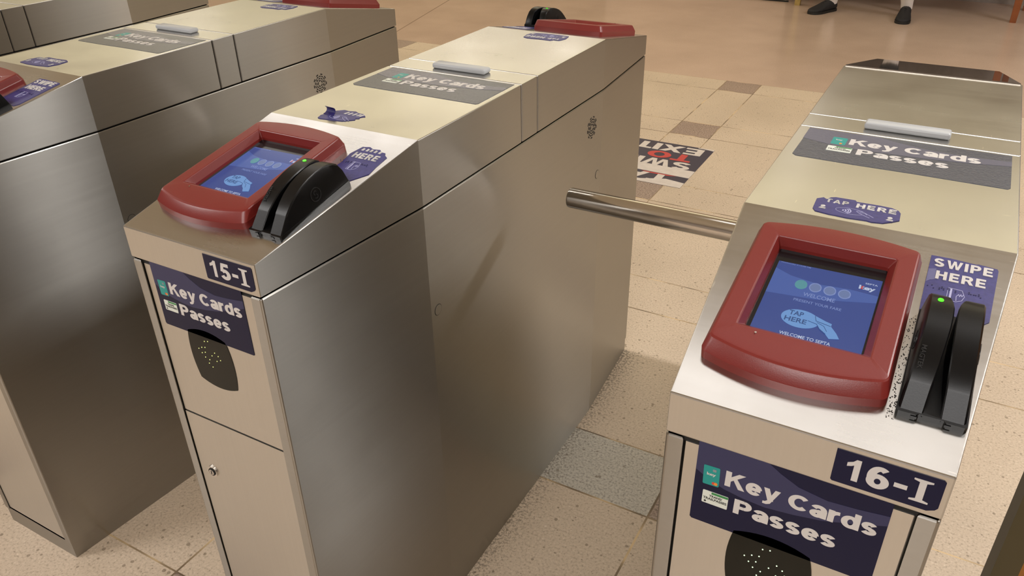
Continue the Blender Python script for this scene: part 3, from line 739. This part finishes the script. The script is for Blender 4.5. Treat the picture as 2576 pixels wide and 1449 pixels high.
def reader(lid, T=Matrix.Identity(4), show=True):
    Fm = T @ F_SLOPE
    bm = bmesh.new()
    lo = [((-0.1125, 0.0590, 0.0565, 0.2725), (0.016, 0.011), 0.006, 0.0), ((-0.1125, 0.0590, 0.0565, 0.2725), (0.016, 0.011), 0.006, 0.0100),
          ((-0.1119, 0.0584, 0.0572, 0.2719), (0.016, 0.011), 0.006, 0.0112), ((-0.1085, 0.0563, 0.0640, 0.2690), (0.0155, 0.011), 0.006, 0.0200),
          ((-0.1078, 0.0558, 0.0660, 0.2682), (0.0153, 0.0109), 0.0055, 0.0218), ((-0.1066, 0.0548, 0.0682, 0.2670), (0.0150, 0.0107), 0.005, 0.0229), ((-0.1050, 0.0534, 0.0706, 0.2655), (0.0146, 0.0104), 0.0045, 0.0233),
          ((-0.0885, 0.0376, 0.0892, 0.2480), (0.0, 0.0), 0.002, 0.0233), ((-0.0875, 0.0366, 0.0902, 0.2470), (0.0, 0.0), 0.002, 0.0230), ((-0.0867, 0.0358, 0.0911, 0.2462), (0.0, 0.0), 0.002, 0.0222),
          ((-0.0825, 0.0300, 0.1030, 0.2430), (0.0, 0.0), 0.002, 0.0125), ((-0.0818, 0.0292, 0.1040, 0.2425), (0.0, 0.0), 0.002, 0.0065)]
    rings = []
    for (b, (bb, bt), r, h) in lo:
        rings.append([Fm @ Vector((x, y, h)) for x, y in bulged(b[0], b[1], b[2], b[3], bb, bt, r)])
    loft(bm, rings, True, False)
    rd = build('fare_reader', bm, 'red', lid, smooth=True, ang=13, label='red plastic card reader bezel with a screen')
    bm = bmesh.new()
    box(bm, -0.0822, 0.0296, 0.1036, 0.2429, 0.006, 0.0085, Fm)
    build('screen', bm, 'screen_black', rd)
    bm = bmesh.new()
    prism(bm, ellipse(-0.067, 0.0835, 0.0011, 0.0011, 12), 0.0236, 0.0247, Fm)
    build('pinhole_rivet', bm, 'arm', rd)
    if not show: return rd
    z = 0.0085
    bm = bmesh.new()
    prism(bm, [(-0.0778, 0.1055), (0.0278, 0.1055), (0.0278, 0.2235), (-0.0778, 0.2210)], z, z + 0.0002, Fm, 0)
    prism(bm, [(-0.0778, 0.208), (-0.06, 0.200), (-0.03, 0.1955), (0.0, 0.1985), (0.0278, 0.197), (0.0278, 0.186), (0.0, 0.178), (-0.03, 0.170), (-0.0778, 0.165)], z + 0.0002, z + 0.0003, Fm, 1)
    z += 0.0003
    e = 0.0002
    for k, cx in enumerate((-0.047, -0.0325, -0.018, -0.0035)):
        prism(bm, ellipse(cx, 0.1885, 0.0062, 0.0076, 22), z, z + e, Fm, 2 if k == 0 else 3)
        prism(bm, arc_band(cx, 0.1885, 0.0052, 0.0062, 0, 2 * math.pi * 0.999, 22, 1.22), z + e, z + 2 * e, Fm, 5 if k else 2)
    text(bm, 'WELCOME', -0.0415, -0.0100, 0.1715, 0.1775, z + e, Fm, 0.012, 5)
    text(bm, 'PRESENT YOUR FARE', -0.0485, -0.0015, 0.1610, 0.1650, z + e, Fm, 0.008, 5)
    prism(bm, ellipse(-0.0355, 0.1355, 0.0185, 0.0135, 34), z, z + e, Fm, 4)
    text(bm, 'TAP', -0.0475, -0.0335, 0.1385, 0.1455, z + 2 * e, Fm, 0.022, 7)
    text(bm, 'HERE', -0.0500, -0.0285, 0.1285, 0.1355, z + 2 * e, Fm, 0.022, 7)
    hand = [(-0.0265, 0.1435), (-0.0215, 0.1445), (-0.0120, 0.1405), (-0.0055, 0.1385), (-0.0055, 0.1345), (0.0010, 0.1265), (0.0050, 0.1195), (-0.0040, 0.1165), (-0.0085, 0.1220), (-0.0150, 0.1270), (-0.0190, 0.1330), (-0.0275, 0.1350), (-0.0300, 0.1375)]
    prism(bm, hand, z + e, z + 2 * e, Fm, 4)
    stroke(bm, [(-0.0225, 0.1440), (-0.0205, 0.1375), (-0.0060, 0.1345)], 0.0006, z + 2 * e, z + 3 * e, Fm, 7)
    stroke(bm, [(-0.0275, 0.1350), (-0.0190, 0.1330), (-0.0150, 0.1270), (-0.0085, 0.1220)], 0.0006, z + 2 * e, z + 3 * e, Fm, 7)
    stroke(bm, [(-0.0190, 0.1355), (-0.0120, 0.1325), (-0.0080, 0.1260)], 0.0005, z + 2 * e, z + 3 * e, Fm, 7)
    text(bm, 'WELCOME TO SEPTA', -0.0495, -0.0010, 0.1070, 0.1115, z + e, Fm, 0.012, 8)
    text(bm, 'Wednesday 2:15:08 PM', -0.0755, -0.0440, 0.2185, 0.2205, z + e, Fm, 0.004, 5)
    text(bm, 'SEPTA', 0.0125, 0.0245, 0.2125, 0.2150, z + e, Fm, 0.01, 8)
    text(bm, 'key', 0.0075, 0.0235, 0.2030, 0.2095, z + e, Fm, 0.035, 8)
    prism(bm, [(0.0095, 0.2030), (0.0120, 0.2030), (0.0108, 0.2060), (0.0122, 0.2085), (0.0098, 0.2075)], z + 2 * e, z + 3 * e, Fm, 6)
    build('display', bm, ['blue', 'blue_light', 'screen_green', 'screen_grey', 'cyan', 'screen_dim', 'screen_red', 'screen_ink', 'screen_white'], rd,
          label='blue screen image with TAP HERE hand and four dots')
    return rd

def swipe_reader(lid, T=Matrix.Identity(4)):
    Fm = T @ F_SLOPE
    prof = [(0.0530, 0.0035, 0.0070), (0.0545, 0.0062, 0.0069), (0.0735, 0.0235, 0.0056), (0.0750, 0.0252, 0.0054), (0.088, 0.0336, 0.0040), (0.100, 0.0396, 0.0031), (0.115, 0.0444, 0.0021),
            (0.130, 0.0470, 0.0014), (0.145, 0.0480, 0.0012), (0.158, 0.0475, 0.0016), (0.168, 0.0458, 0.0030), (0.177, 0.0428, 0.0052), (0.1855, 0.0370, 0.0078), (0.191, 0.027, 0.0092), (0.1945, 0.012, 0.0098), (0.1952, 0.0035, 0.0098)]
    xc = 0.0955
    bm = bmesh.new()
    bev = 0.0022
    prism(bm, [(xc - .0285, 0.053), (xc - .0265, 0.0515), (xc - .012, 0.0515), (xc - .010, 0.0535), (xc + .010, 0.0535), (xc + .012, 0.0515), (xc + .0265, 0.0515), (xc + .0285, 0.053), (xc + .0285, 0.1955), (xc - .0285, 0.1955)], 0.0, 0.0065, Fm)
    for x in (xc - 0.016, xc + 0.011):
        prism(bm, [(x, 0.0508), (x + 0.005, 0.0508), (x + 0.005, 0.053), (x, 0.053)], 0.0015, 0.0045, Fm)
    sw = build('swipe_reader', bm, 'black', lid, label='black magnetic stripe swipe reader with a curved slot')
    for s in (-1, 1):
        bm = bmesh.new(); rings = []
        for v, h, gp in prof:
            xo = 0.0275 + 0.0006 * math.sin((v - 0.05) * 20)
            taper = 0.0045 * (h / 0.048)
            xt = xo - taper
            xi = gp
            hb = max(h, 0.0046)
            P = [(xo, 0.0040), (xo - taper * 0.5, 0.0040 + (hb - 0.0040) * 0.55), (xt, max(hb - bev, 0.0041)), (xt - bev * 0.8, hb), (xi + bev * 0.5, hb), (xi, max(hb - bev * 0.6, 0.0041)), (xi, 0.0040)]
            if s > 0: P = P[::-1]
            rings.append([Fm @ Vector((xc + s * x, v, z)) for x, z in P])
        loft(bm, rings)
        rail = build('slot_rail', bm, 'black', sw, smooth=True)
    bm = bmesh.new()
    def hgt(v):
        for (a, b) in zip(prof, prof[1:]):
            if a[0] <= v <= b[0]: return a[1] + (b[1] - a[1]) * (v - a[0]) / (b[0] - a[0])
    prism(bm, ellipse(0.0812, 0.1660, 0.0026, 0.0026, 16), hgt(0.166) - 0.001, hgt(0.166) + 0.0008, Fm)
    build('status_light', bm, 'led', sw, label='small lit green light')
    bm = bmesh.new()
    # embossed maker's word along the left rail
    a, b = 0.082, 0.104
    ang = math.atan2(hgt(b) - hgt(a), b - a)
    Mx = Fm @ Matrix.Translation((0.0745, b, hgt(b) + 0.0010)) @ Matrix.Rotation(-ang, 4, (-1, 0, 0)) @ Matrix.Rotation(-math.pi / 2, 4, 'Z')
    text(bm, 'MAGTEK', 0.0, 0.023, 0.0, 0.0042, 0.0, Mx, 0.01, thick=0.0005)
    build('embossed_word', bm, 'emboss', sw)
    # embossed roundel on each outer face
    for s in (-1, 1):
        bm = bmesh.new()
        Ms = Fm @ Matrix.Translation((xc + s * 0.0262, 0.131, 0.0225)) @ (Matrix(((0, 0, s, 0), (s, 0, 0, 0), (0, 1, 0, 0), (0, 0, 0, 1)))) @ Matrix.Rotation(-0.105, 4, 'X')
        prism(bm, arc_band(0, 0, 0.0088, 0.0098, 0, 2 * math.pi * 0.999, 28), -0.0006, 0.0008, Ms)
        prism(bm, arc_band(0, 0.0025, 0.0022, 0.0032, 0.4, 4.4, 12), -0.0006, 0.0008, Ms)
        prism(bm, arc_band(0, -0.0025, 0.0022, 0.0032, 3.5, 7.5, 12), -0.0006, 0.0008, Ms)
        build('embossed_roundel', bm, 'emboss', sw)
    return sw

def grime(lid):
    bm = bmesh.new(); rnd = random.Random(3)
    for k in range(150):
        u = rnd.uniform(0.0605, 0.0672); v = 0.045 + (rnd.random() ** 1.3) * 0.15
        r = rnd.uniform(0.00025, 0.0008)
        n = 6
        prism(bm, [(u + r * math.cos(t) * rnd.uniform(.6, 1), v + r * 1.4 * math.sin(t) * rnd.uniform(.6, 1)) for t in [2 * math.pi * i / n for i in range(n)]], 0.0, 0.0003, F_SLOPE)
    o = build('grime', bm, 'grime', lid); o['kind'] = 'stuff'

def vent_and_plugs(g):
    bm = bmesh.new()
    for r0, r1, n, dash in ((0.0060, 0.0088, 5, 0.72), (0.0115, 0.0143, 9, 0.70), (0.0170, 0.0198, 13, 0.70), (0.0222, 0.0250, 9, 0.45)):
        for k in range(n):
            a = 2 * math.pi * k / n + (0.35 if r0 > 0.015 else 0)
            prism(bm, arc_band(0.9715, 0.840, r0, r1, a, a + 2 * math.pi / n * dash, 5), -0.001, 0.0003, F_SIDE)
    build('speaker_vent', bm, 'dark', g)
    for (y, z) in ((1.011, 0.715), (0.345, 0.711)):
        bm = bmesh.new()
        prism(bm, ellipse(y, z, 0.0105, 0.0105, 26), -0.001, 0.0003, F_SIDE, 1)
        prism(bm, ellipse(y, z, 0.0097, 0.0097, 26), -0.001, 0.0006, F_SIDE, 0)
        build('blanking_plug', bm, ['body', 'dark'], g)

def barrier_arm(g):
    bm = bmesh.new()
    zc, yc, r = 0.806, 0.677, 0.0195
    xs = [(-WM - 0.02, r), (-0.5445, r), (-0.5475, r - 0.001), (-0.549, r - 0.003), (-0.5495, r - 0.006)]
    tube(bm, [(x, yc, zc) for x, _ in xs], [q for _, q in xs], 28)
    arm = build('barrier_arm', bm, 'arm', g, smooth=True, label='horizontal round steel barrier arm')
    bm = bmesh.new()
    tube(bm, [(-WM + 0.004, yc, zc - 0.02), (-WM - 0.016, yc, zc - 0.02), (-WM - 0.030, yc, zc - 0.02), (-WM - 0.034, yc, zc - 0.02)], [0.06, 0.06, 0.052, 0.044], 28)
    build('arm_hub', bm, 'arm', arm, smooth=True)

def make_gate(X, label, num=None, tap=TAP_C, tap_style='C', sw=SW_C, torn=False, front=True, back=True, led='led_dot', lid_words=True, grimy=False):
    g = empty('fare_gate', (X, 0, 0))
    tag(g, label, 'fare gate', 'row of stainless steel fare gates')
    gate_body(g)
    lf = lid_piece(g, 'front_lid', [0.0, Y1, Y2 - 0.0014])
    lid_piece(g, 'lid_strip', [Y2 + 0.0014, Y3 - 0.0014])
    lb = lid_piece(g, 'rear_lid', [Y3 + 0.0014, L - Y1, L])
    bm = bmesh.new()
    box(bm, -WM + .004, WM - .004, Y2 - 0.008, Y2 + 0.008, ZS, H2 - 0.005); box(bm, -WM + .004, WM - .004, Y3 - 0.008, Y3 + 0.008, ZS, H2 - 0.005)
    build('lid_joint', bm, 'dark', g)
    bm = bmesh.new()
    box(bm, -0.060, 0.0575, 0.6685, 0.6945, 0.0, 0.0105, F_TOP, 0.004, 3)
    build('lamp_bar', bm, 'bar', g, smooth=True, label='frosted white plastic bar lamp')
    pn, win = gate_front(g)
    if front:
        leds(win, led)
        front_sticker(pn)
    if num: number_sticker(lf, num)
    if lid_words:
        top_sticker(lf); tap_sticker(lf, tap, style=tap_style); swipe_sticker(lf, sw, torn=torn)
        reader(lf); swipe_reader(lf)
    if grimy: grime(lf)
    vent_and_plugs(g); barrier_arm(g)
    if back:
        reader(lb, TURN, False); swipe_reader(lb, TURN); tap_sticker(lb, TAP_A, TURN); swipe_sticker(lb, SW_C, TURN)
    else:
        bm = bmesh.new(); Fb = TURN @ F_SLOPE
        prism(bm, [(-WF + .003, 0.003), (WF - .003, 0.003), (WM - .003, SL - 0.002), (-WM + .003, SL - 0.002)], 0.0, 0.002, Fb)
        build('end_panel', bm, 'mirror', lb, label='glossy black sloping end panel reflecting the bench')
    return g

# ------------------------------------------------------------------ the setting
bm = bmesh.new(); box(bm, -11, 6, -5, 11, -0.06, 0.0); struct('floor', bm, 'floor')
bm = bmesh.new(); box(bm, -11, 6, -5, 11, CEIL, CEIL + 0.06); struct('ceiling', bm, 'ceiling')
# back wall behind the bench; a pale stone pier stands left of it
bm = bmesh.new()
box(bm, -0.665, 5.8, 7.72, 7.9, 0.0, CEIL); struct('wall_back', bm, 'wall')
bm = bmesh.new(); box(bm, -2.4, -0.665, 7.06, 7.9, 0.0, CEIL); struct('wall_pier', bm, 'wall_pale')
bm = bmesh.new(); box(bm, -2.42, -0.645, 7.045, 7.06, 0.0, 0.012); struct('baseboard_pier', bm, 'dark')
bm = bmesh.new(); box(bm, -11, -2.4, 10.8, 11, 0.0, CEIL); struct('wall_far', bm, 'wall_pale')
bm = bmesh.new(); box(bm, -11, -10.8, -5, 11, 0.0, CEIL); struct('wall_left', bm, 'wall')
bm = bmesh.new(); box(bm, 5.8, 6, -5, 11, 0.0, CEIL); struct('wall_right', bm, 'wall')
bm = bmesh.new(); box(bm, -11, 6, -5, -4.8, 0.0, CEIL); struct('wall_near', bm, 'wall')

# ------------------------------------------------------------------ ceiling lamps (outside the frame, some mirrored in the steel, others added for their light)
def emissive(name, es, col=(1.0, 0.93, 0.88)):
    k = name
    M[k] = plain(name, (0.8, 0.8, 0.8), 0.4, emit=col, es=es); return k
lampT = emissive('tube_glow', TUBE_STRENGTH)
for (x, y, l) in TUBES:
    t = empty('tube_lamp', (x, y, CEIL)); tag(t, 'white fluorescent tube lamp hanging under the ceiling, outside the picture', 'lamp', 'fluorescent tube lamps')
    bm = bmesh.new(); tube(bm, [(0, -l / 2, -0.20), (0, l / 2, -0.20)], 0.02, 6); build('tube', bm, lampT, t, smooth=True)
    bm = bmesh.new(); box(bm, -0.035, 0.035, -l / 2 - 0.03, l / 2 + 0.03, -0.165, -0.135); box(bm, -0.008, 0.008, -l / 3, -l / 3 + 0.016, -0.135, 0); box(bm, -0.008, 0.008, l / 3, l / 3 + 0.016, -0.135, 0)
    box(bm, -0.025, 0.025, -l / 2 - 0.025, -l / 2, -0.23, -0.15); box(bm, -0.025, 0.025, l / 2, l / 2 + 0.025, -0.23, -0.15)
    build('housing', bm, 'fixture', t)
def panel(name, x, y, l, wd, es, col, label, group):
    t = empty(name, (x, y, CEIL)); tag(t, label, 'lamp', group)
    k = emissive(name + '_glow', es, col)
    bm = bmesh.new(); box(bm, -l / 2, l / 2, -wd / 2, wd / 2, -0.040, -0.030)
    bm.faces.ensure_lookup_table()
    for f in bm.faces: f.material_index = 1 if f.calc_center_median().z < -0.0399 else 0
    build('diffuser', bm, ['fixture', k], t)
    bm = bmesh.new()
    for a in ((-l / 2 - .03, l / 2 + .03, -wd / 2 - .03, -wd / 2), (-l / 2 - .03, l / 2 + .03, wd / 2, wd / 2 + .03), (-l / 2 - .03, -l / 2, -wd / 2, wd / 2), (l / 2, l / 2 + .03, -wd / 2, wd / 2)):
        box(bm, *a, -0.05, -0.0005)
    build('frame', bm, 'fixture', t)
for (x, y, l, wd, es, where) in TROFFERS:
    panel('panel_lamp', x, y, l, wd, es, (1.0, 0.975, 0.96), 'wide white panel lamp in the ceiling ' + where, 'panel lamps in the ceiling')
for i, (x0, x1, y0, y1) in enumerate(FIELDS):
    panel('added_ceiling_field', (x0 + x1) / 2, (y0 + y1) / 2, x1 - x0, y1 - y0, FIELD_L, (1.0, 0.91, 0.60),
          'added yellowish glowing field under the ceiling over the hall %s' % ('behind gate 16-I', 'behind gate 15-I', 'at far left')[i], 'added glowing ceiling fields')

# ------------------------------------------------------------------ gates
make_gate(0.0, 'stainless steel fare gate numbered 15-I, second from the right, with a torn HERE sticker', '15', TAP_B, 'B', SW_B, True)
make_gate(0.7835, 'stainless steel fare gate numbered 16-I, nearest at right, ending in a black mirror panel', '16', TAP_C, 'C', SW_C, False, back=False, led='led_white', grimy=True)
make_gate(-0.7820, 'stainless steel fare gate left of gate 15-I, cut off by the left edge', None, TAP_A, 'A', SW_C, False)
make_gate(-1.5650, 'stainless steel fare gate farthest back in the top left corner, only its plain side showing', None, front=False, lid_words=False, back=False)

# ------------------------------------------------------------------ floor decal (read from the far side)
def floor_decal():
    d = empty('floor_decal', (-0.39, 2.899, 0.0))
    tag(d, 'navy and white TAP SWIPE TO EXIT sticker on the floor tiles behind gate 15-I', 'floor sticker')
    Fm = frame((0, 0, 0), (-1, 0, 0), (0, -1, 0), (0, 0, 1))
    bm = bmesh.new(); prism(bm, [(-0.251, -0.265), (0.251, -0.265), (0.251, 0.265), (-0.251, 0.265)], 0.0, 0.001, Fm); build('backing', bm, 'decal_navy', d)
    for k, pl in enumerate(([(-0.251, -0.265), (-0.225, -0.265), (-0.17, -0.262), (-0.17, -0.255), (-0.225, -0.252), (-0.251, -0.245)],
               [(-0.251, 0.050), (0.251, 0.040), (0.251, 0.125), (-0.251, 0.140)],
               [(-0.251, 0.205), (-0.16, 0.19), (-0.12, 0.205), (-0.05, 0.235), (0.04, 0.235), (0.08, 0.215), (0.251, 0.225), (0.251, 0.265), (-0.251, 0.265)])):
        bm = bmesh.new(); prism(bm, pl, 0.001, 0.0015, Fm); build('worn_patch', bm, 'decal_white', d)
    for wd, x0, x1, y0, y1, mt in (('TAP', -0.175, 0.165, 0.150, 0.235, 'decal_white'), ('SWIPE', -0.215, 0.238, -0.035, 0.052, 'decal_white'), ('EXIT', -0.210, 0.140, -0.240, -0.150, 'decal_white'), ('TO', -0.190, 0.035, -0.138, -0.048, 'decal_red')):
        bm = bmesh.new()
        heavy(bm, wd, x0, x1, y0, y1, 0.0012, Fm, gap=.05, thick=0.0006); build('lettering', bm, mt, d, label='word ' + wd)
    bm = bmesh.new()
    prism(bm, [(-0.19, 0.142), (-0.02, 0.140), (-0.06, 0.152), (-0.15, 0.154)], 0.001, 0.0016, Fm)
    build('red_mark', bm, 'decal_red', d)
    bm = bmesh.new()
    prism(bm, [(0.165, -0.235), (0.200, -0.235), (0.200, -0.160), (0.165, -0.160)], 0.001, 0.0015, Fm); build('faded_mark', bm, 'purple_faded', d)
floor_decal()

# ------------------------------------------------------------------ bench, post
def bench():
    b = empty('wooden_bench', (0, 0, 0)); tag(b, 'wooden bench against the back wall behind the black shoes', 'bench')
    d = Vector((0.9537, 0.301)).normalized()       # parallel to the wall
    def leg(x, y, mat, w=0.05, lab=None):
        bm = bmesh.new()
        rings = [[(x - q, y - q, z), (x + q, y - q, z), (x + q, y + q, z), (x - q, y + q, z)] for z, q in ((0, w * .40), (0.2, w * .47), (0.42, w * .5))]
        loft(bm, rings); bevel_sharp(bm, 0.003); build('leg', bm, mat, b, label=lab)
    leg(-0.545, 6.955, 'wood_light', 0.055, 'tan worn bench leg'); leg(1.105, 6.955, 'wood', 0.055)
    leg(0.305, 7.03, 'wood', 0.05); leg(1.19, 7.50, 'wood', 0.05); leg(-0.50, 7.33, 'wood', 0.05)
    bm = bmesh.new()
    for k in range(5): box(bm, -0.62, 1.25, 6.92 + k * 0.104, 6.92 + k * 0.104 + 0.095, 0.42, 0.45)
    bevel_sharp(bm, 0.004); build('seat', bm, 'wood', b)
bench()

pb = empty('edge_post', (1.0225, 0.335, 0)); tag(pb, 'dark olive post with an orange-brown face at the bottom right corner of the picture', 'post')
bm = bmesh.new(); box(bm, 0.0, 0.0285, 0.0, 0.05, 0.0, 1.12); bevel_sharp(bm, 0.003); build('upright', bm, 'post_olive', pb)
bm = bmesh.new(); box(bm, 0.0285, 0.16, 0.006, 0.044, 0.03, 1.10); bevel_sharp(bm, 0.003); build('board', bm, 'post_orange', pb, label='orange-brown board')
bm = bmesh.new(); box(bm, -0.02, 0.18, -0.03, 0.08, 0.0, 0.012); bevel_sharp(bm, 0.003); build('base_plate', bm, 'post_olive', pb)

# ------------------------------------------------------------------ seated person (shoes and socks show, the rest is above the frame)
def skin_mesh(name, verts, edges, radii, mat, parent, root=0, sub=2):
    me = bpy.data.meshes.new(name); me.from_pydata(verts, edges, []); 
    o = bpy.data.objects.new(name, me); C.objects.link(o)
    sk = o.modifiers.new('skin', 'SKIN'); sk.use_smooth_shade = True
    for i, r in enumerate(radii): me.skin_vertices[0].data[i].radius = (r, r) if not isinstance(r, tuple) else r
    for i in range(len(verts)): me.skin_vertices[0].data[i].use_root = (i == root)
    s = o.modifiers.new('sub', 'SUBSURF'); s.levels = sub; s.render_levels = sub
    dg = bpy.context.evaluated_depsgraph_get()
    m2 = bpy.data.meshes.new_from_object(o.evaluated_get(dg)); m2.name = name
    bpy.data.objects.remove(o)
    m2.materials.clear(); m2.materials.append(M[mat])
    for f in m2.polygons: f.use_smooth = True
    o = bpy.data.objects.new(name, m2); C.objects.link(o); o.parent = parent
    return o

def person():
    p = empty('person', (0.02, 7.05, 0))
    tag(p, 'person in black shoes and white socks sitting on the bench', 'person')
    px, py = 0.02, 7.05
    def q(x, y, z): return (x - px, y - py, z)
    # joints: ankles from the photo
    aL, aR = (-0.245, 6.82, 0.085), (0.335, 6.80, 0.085)       # (picture left, picture right)
    kL, kR = (-0.20, 6.72, 0.50), (0.30, 6.68, 0.50)
    hL, hR = (-0.07, 7.18, 0.575), (0.13, 7.18, 0.575)
    V = [q(0.03, 7.18, 0.61), q(0.03, 7.19, 0.72), q(0.03, 7.18, 0.92), q(0.03, 7.17, 1.02), q(0.03, 7.155, 1.09), q(0.03, 7.145, 1.18), q(0.03, 7.14, 1.27),
         q(*hL), q(*kL), q(aL[0], aL[1], 0.10), q(*hR), q(*kR), q(aR[0], aR[1], 0.10),
         q(-0.14, 7.18, 0.98), q(-0.20, 7.08, 0.74), q(-0.12, 6.90, 0.60), q(-0.10, 6.84, 0.585),
         q(0.20, 7.18, 0.98), q(0.27, 7.08, 0.74), q(0.20, 6.90, 0.60), q(0.18, 6.84, 0.585)]
    E = [(0, 1), (1, 2), (2, 3), (3, 4), (4, 5), (5, 6), (0, 7), (7, 8), (8, 9), (0, 10), (10, 11), (11, 12), (3, 13), (13, 14), (14, 15), (15, 16), (3, 17), (17, 18), (18, 19), (19, 20)]
    Rr = [0.13, 0.12, 0.14, 0.10, 0.052, 0.085, 0.07, 0.085, 0.058, 0.036, 0.085, 0.058, 0.036, 0.06, 0.042, 0.030, 0.036, 0.06, 0.042, 0.030, 0.036]
    body = skin_mesh('body', V, E, Rr, 'skin', p)
    # fingers
    for hx, sgn in ((-0.10, 1), (0.18, -1)):
        for k, (dx, ln) in enumerate(((-0.030, 0.060), (-0.010, 0.070), (0.010, 0.065), (0.028, 0.050))):
            b0 = q(hx + dx, 6.815, 0.590)
            skin_mesh('finger', [b0, (b0[0], b0[1] - ln * .5, b0[2] - 0.002), (b0[0], b0[1] - ln * .9, b0[2] - 0.018)], [(0, 1), (1, 2)], [0.0095, 0.0085, 0.0075], 'skin', body, sub=1)
        b0 = q(hx + sgn * 0.030, 6.86, 0.585)
        skin_mesh('thumb', [b0, (b0[0] + sgn * 0.022, b0[1] - 0.025, b0[2]), (b0[0] + sgn * 0.026, b0[1] - 0.055, b0[2] - 0.006)], [(0, 1), (1, 2)], [0.012, 0.0105, 0.009], 'skin', body, sub=1)
    # face
    bm = bmesh.new()
    for sx in (-0.03, 0.03): bmesh.ops.create_uvsphere(bm, u_segments=10, v_segments=8, radius=0.012, matrix=Matrix.Translation(q(0.03 + sx, 7.062, 1.225)))
    build('eyes', bm, 'white', body, smooth=True)
    bm = bmesh.new(); tube(bm, [q(0.03, 7.065, 1.225), q(0.03, 7.045, 1.195), q(0.03, 7.062, 1.188)], [0.008, 0.013, 0.010], 10); build('nose', bm, 'skin', body, smooth=True)
    bm = bmesh.new(); tube(bm, [q(0.005, 7.070, 1.160), q(0.03, 7.062, 1.158), q(0.055, 7.070, 1.160)], [0.003, 0.006, 0.003], 8); build('mouth', bm, 'decal_red', body, smooth=True)
    skin_mesh('hair', [q(0.03, 7.165, 1.21), q(0.03, 7.16, 1.28)], [(0, 1)], [0.088, 0.075], 'hair', p)
    # clothes
    tv = [V[0], V[7], V[8], (V[8][0] * .7 + V[9][0] * .3, V[8][1] * .7 + V[9][1] * .3, 0.34), (V[9][0], V[9][1] - 0.02, 0.235), V[10], V[11], (V[11][0] * .7 + V[12][0] * .3, V[11][1] * .7 + V[12][1] * .3, 0.34), (V[12][0], V[12][1] - 0.02, 0.235)]
    skin_mesh('trousers', tv, [(0, 1), (1, 2), (2, 3), (3, 4), (0, 5), (5, 6), (6, 7), (7, 8)], [0.145, 0.098, 0.082, 0.080, 0.078, 0.098, 0.082, 0.080, 0.078], 'trousers', p)
    jv = [V[1], V[2], V[3], V[13], V[14], V[15], V[17], V[18], V[19], (V[0][0], V[0][1], 0.63)]
    skin_mesh('jacket', jv, [(9, 0), (0, 1), (1, 2), (2, 3), (3, 4), (4, 5), (2, 6), (6, 7), (7, 8)], [0.142, 0.155, 0.112, 0.072, 0.055, 0.044, 0.072, 0.055, 0.044, 0.15], 'jacket', p)
    # socks and shoes
    def shoe(heel, toe):
        hx, hy = heel; tx, ty = toe
        d = Vector((tx - hx, ty - hy, 0)); ln = d.length; d.normalize(); n = Vector((-d.y, d.x, 0))
        def W(a, b, z): return Vector(q(hx, hy, 0)) + d * a * ln + n * b + Vector((0, 0, z))
        st = [(a_, h_ * 1.14, l_, t_) for a_, h_, l_, t_ in ((0.00, .020, .030, .058), (0.03, .030, .012, .080), (0.10, .036, .010, .094), (0.22, .038, .010, .098), (0.34, .039, .010, .094), (0.46, .042, .010, .082), (0.60, .047, .010, .066), (0.74, .049, .010, .054), (0.86, .044, .011, .046), (0.94, .034, .013, .040), (0.985, .020, .016, .032), (1.0, .008, .020, .026))]
        bm = bmesh.new(); rings = []
        for a, hwid, z0, z1 in st:
            r = []
            for k in range(16):
                t = 2 * math.pi * k / 16; c, s = math.cos(t), math.sin(t)
                zz = (z0 + z1) / 2 + (z1 - z0) / 2 * (abs(s) ** 0.8) * (1 if s >= 0 else -1)
                ww = hwid * (abs(c) ** (0.7 if s < 0 else 1.0)) * (1 if c >= 0 else -1)
                r.append(W(a, ww, zz))
            rings.append(r)
        loft(bm, rings); sh = build('shoe', bm, 'shoe', p, smooth=True, label='black knit trainer')
        bm = bmesh.new()
        out = [(a, h + 0.003) for a, h, _, _ in st]
        lo_ = [(W(a, -h, 0)) for a, h in out] + [W(a, h, 0) for a, h in reversed(out)]
        R0 = [bm.verts.new(v) for v in lo_]; R1 = [bm.verts.new(v + Vector((0, 0, 0.020))) for v in lo_]
        m = len(R0)
        for i in range(m): bm.faces.new((R0[i], R0[(i + 1) % m], R1[(i + 1) % m], R1[i]))
        bm.faces.new(R1); bm.faces.new(R0[::-1])
        build('sole', bm, 'sole', sh, smooth=True)
        bm = bmesh.new()
        for k in range(4):
            a = 0.40 + 0.075 * k; zt = 0.0895 - 0.0105 * k
            tube(bm, [W(a, -0.026, zt - 0.012), W(a + .02, 0, zt + 0.0015), W(a, 0.026, zt - 0.012)], 0.0028, 6)
        build('laces', bm, 'trousers', sh, smooth=True)
    shoe((-0.225, 6.865), (-0.372, 6.600)); shoe((0.335, 6.82), (0.345, 6.515))
    for (x, y, z) in (aL, aR):
        bm = bmesh.new(); tx_, ty_ = ((kL, kR)[x > 0][0] - x) / 0.415, ((kL, kR)[x > 0][1] - y) / 0.415
        tube(bm, [q(x + tx_ * (z_ - .085), y + ty_ * (z_ - .085), z_) for z_ in (0.07, 0.12, 0.17, 0.23, 0.29)], [0.043, 0.046, 0.052, 0.058, 0.062], 20)
        build('sock', bm, 'sock', p, smooth=True, label='white sock')
person()
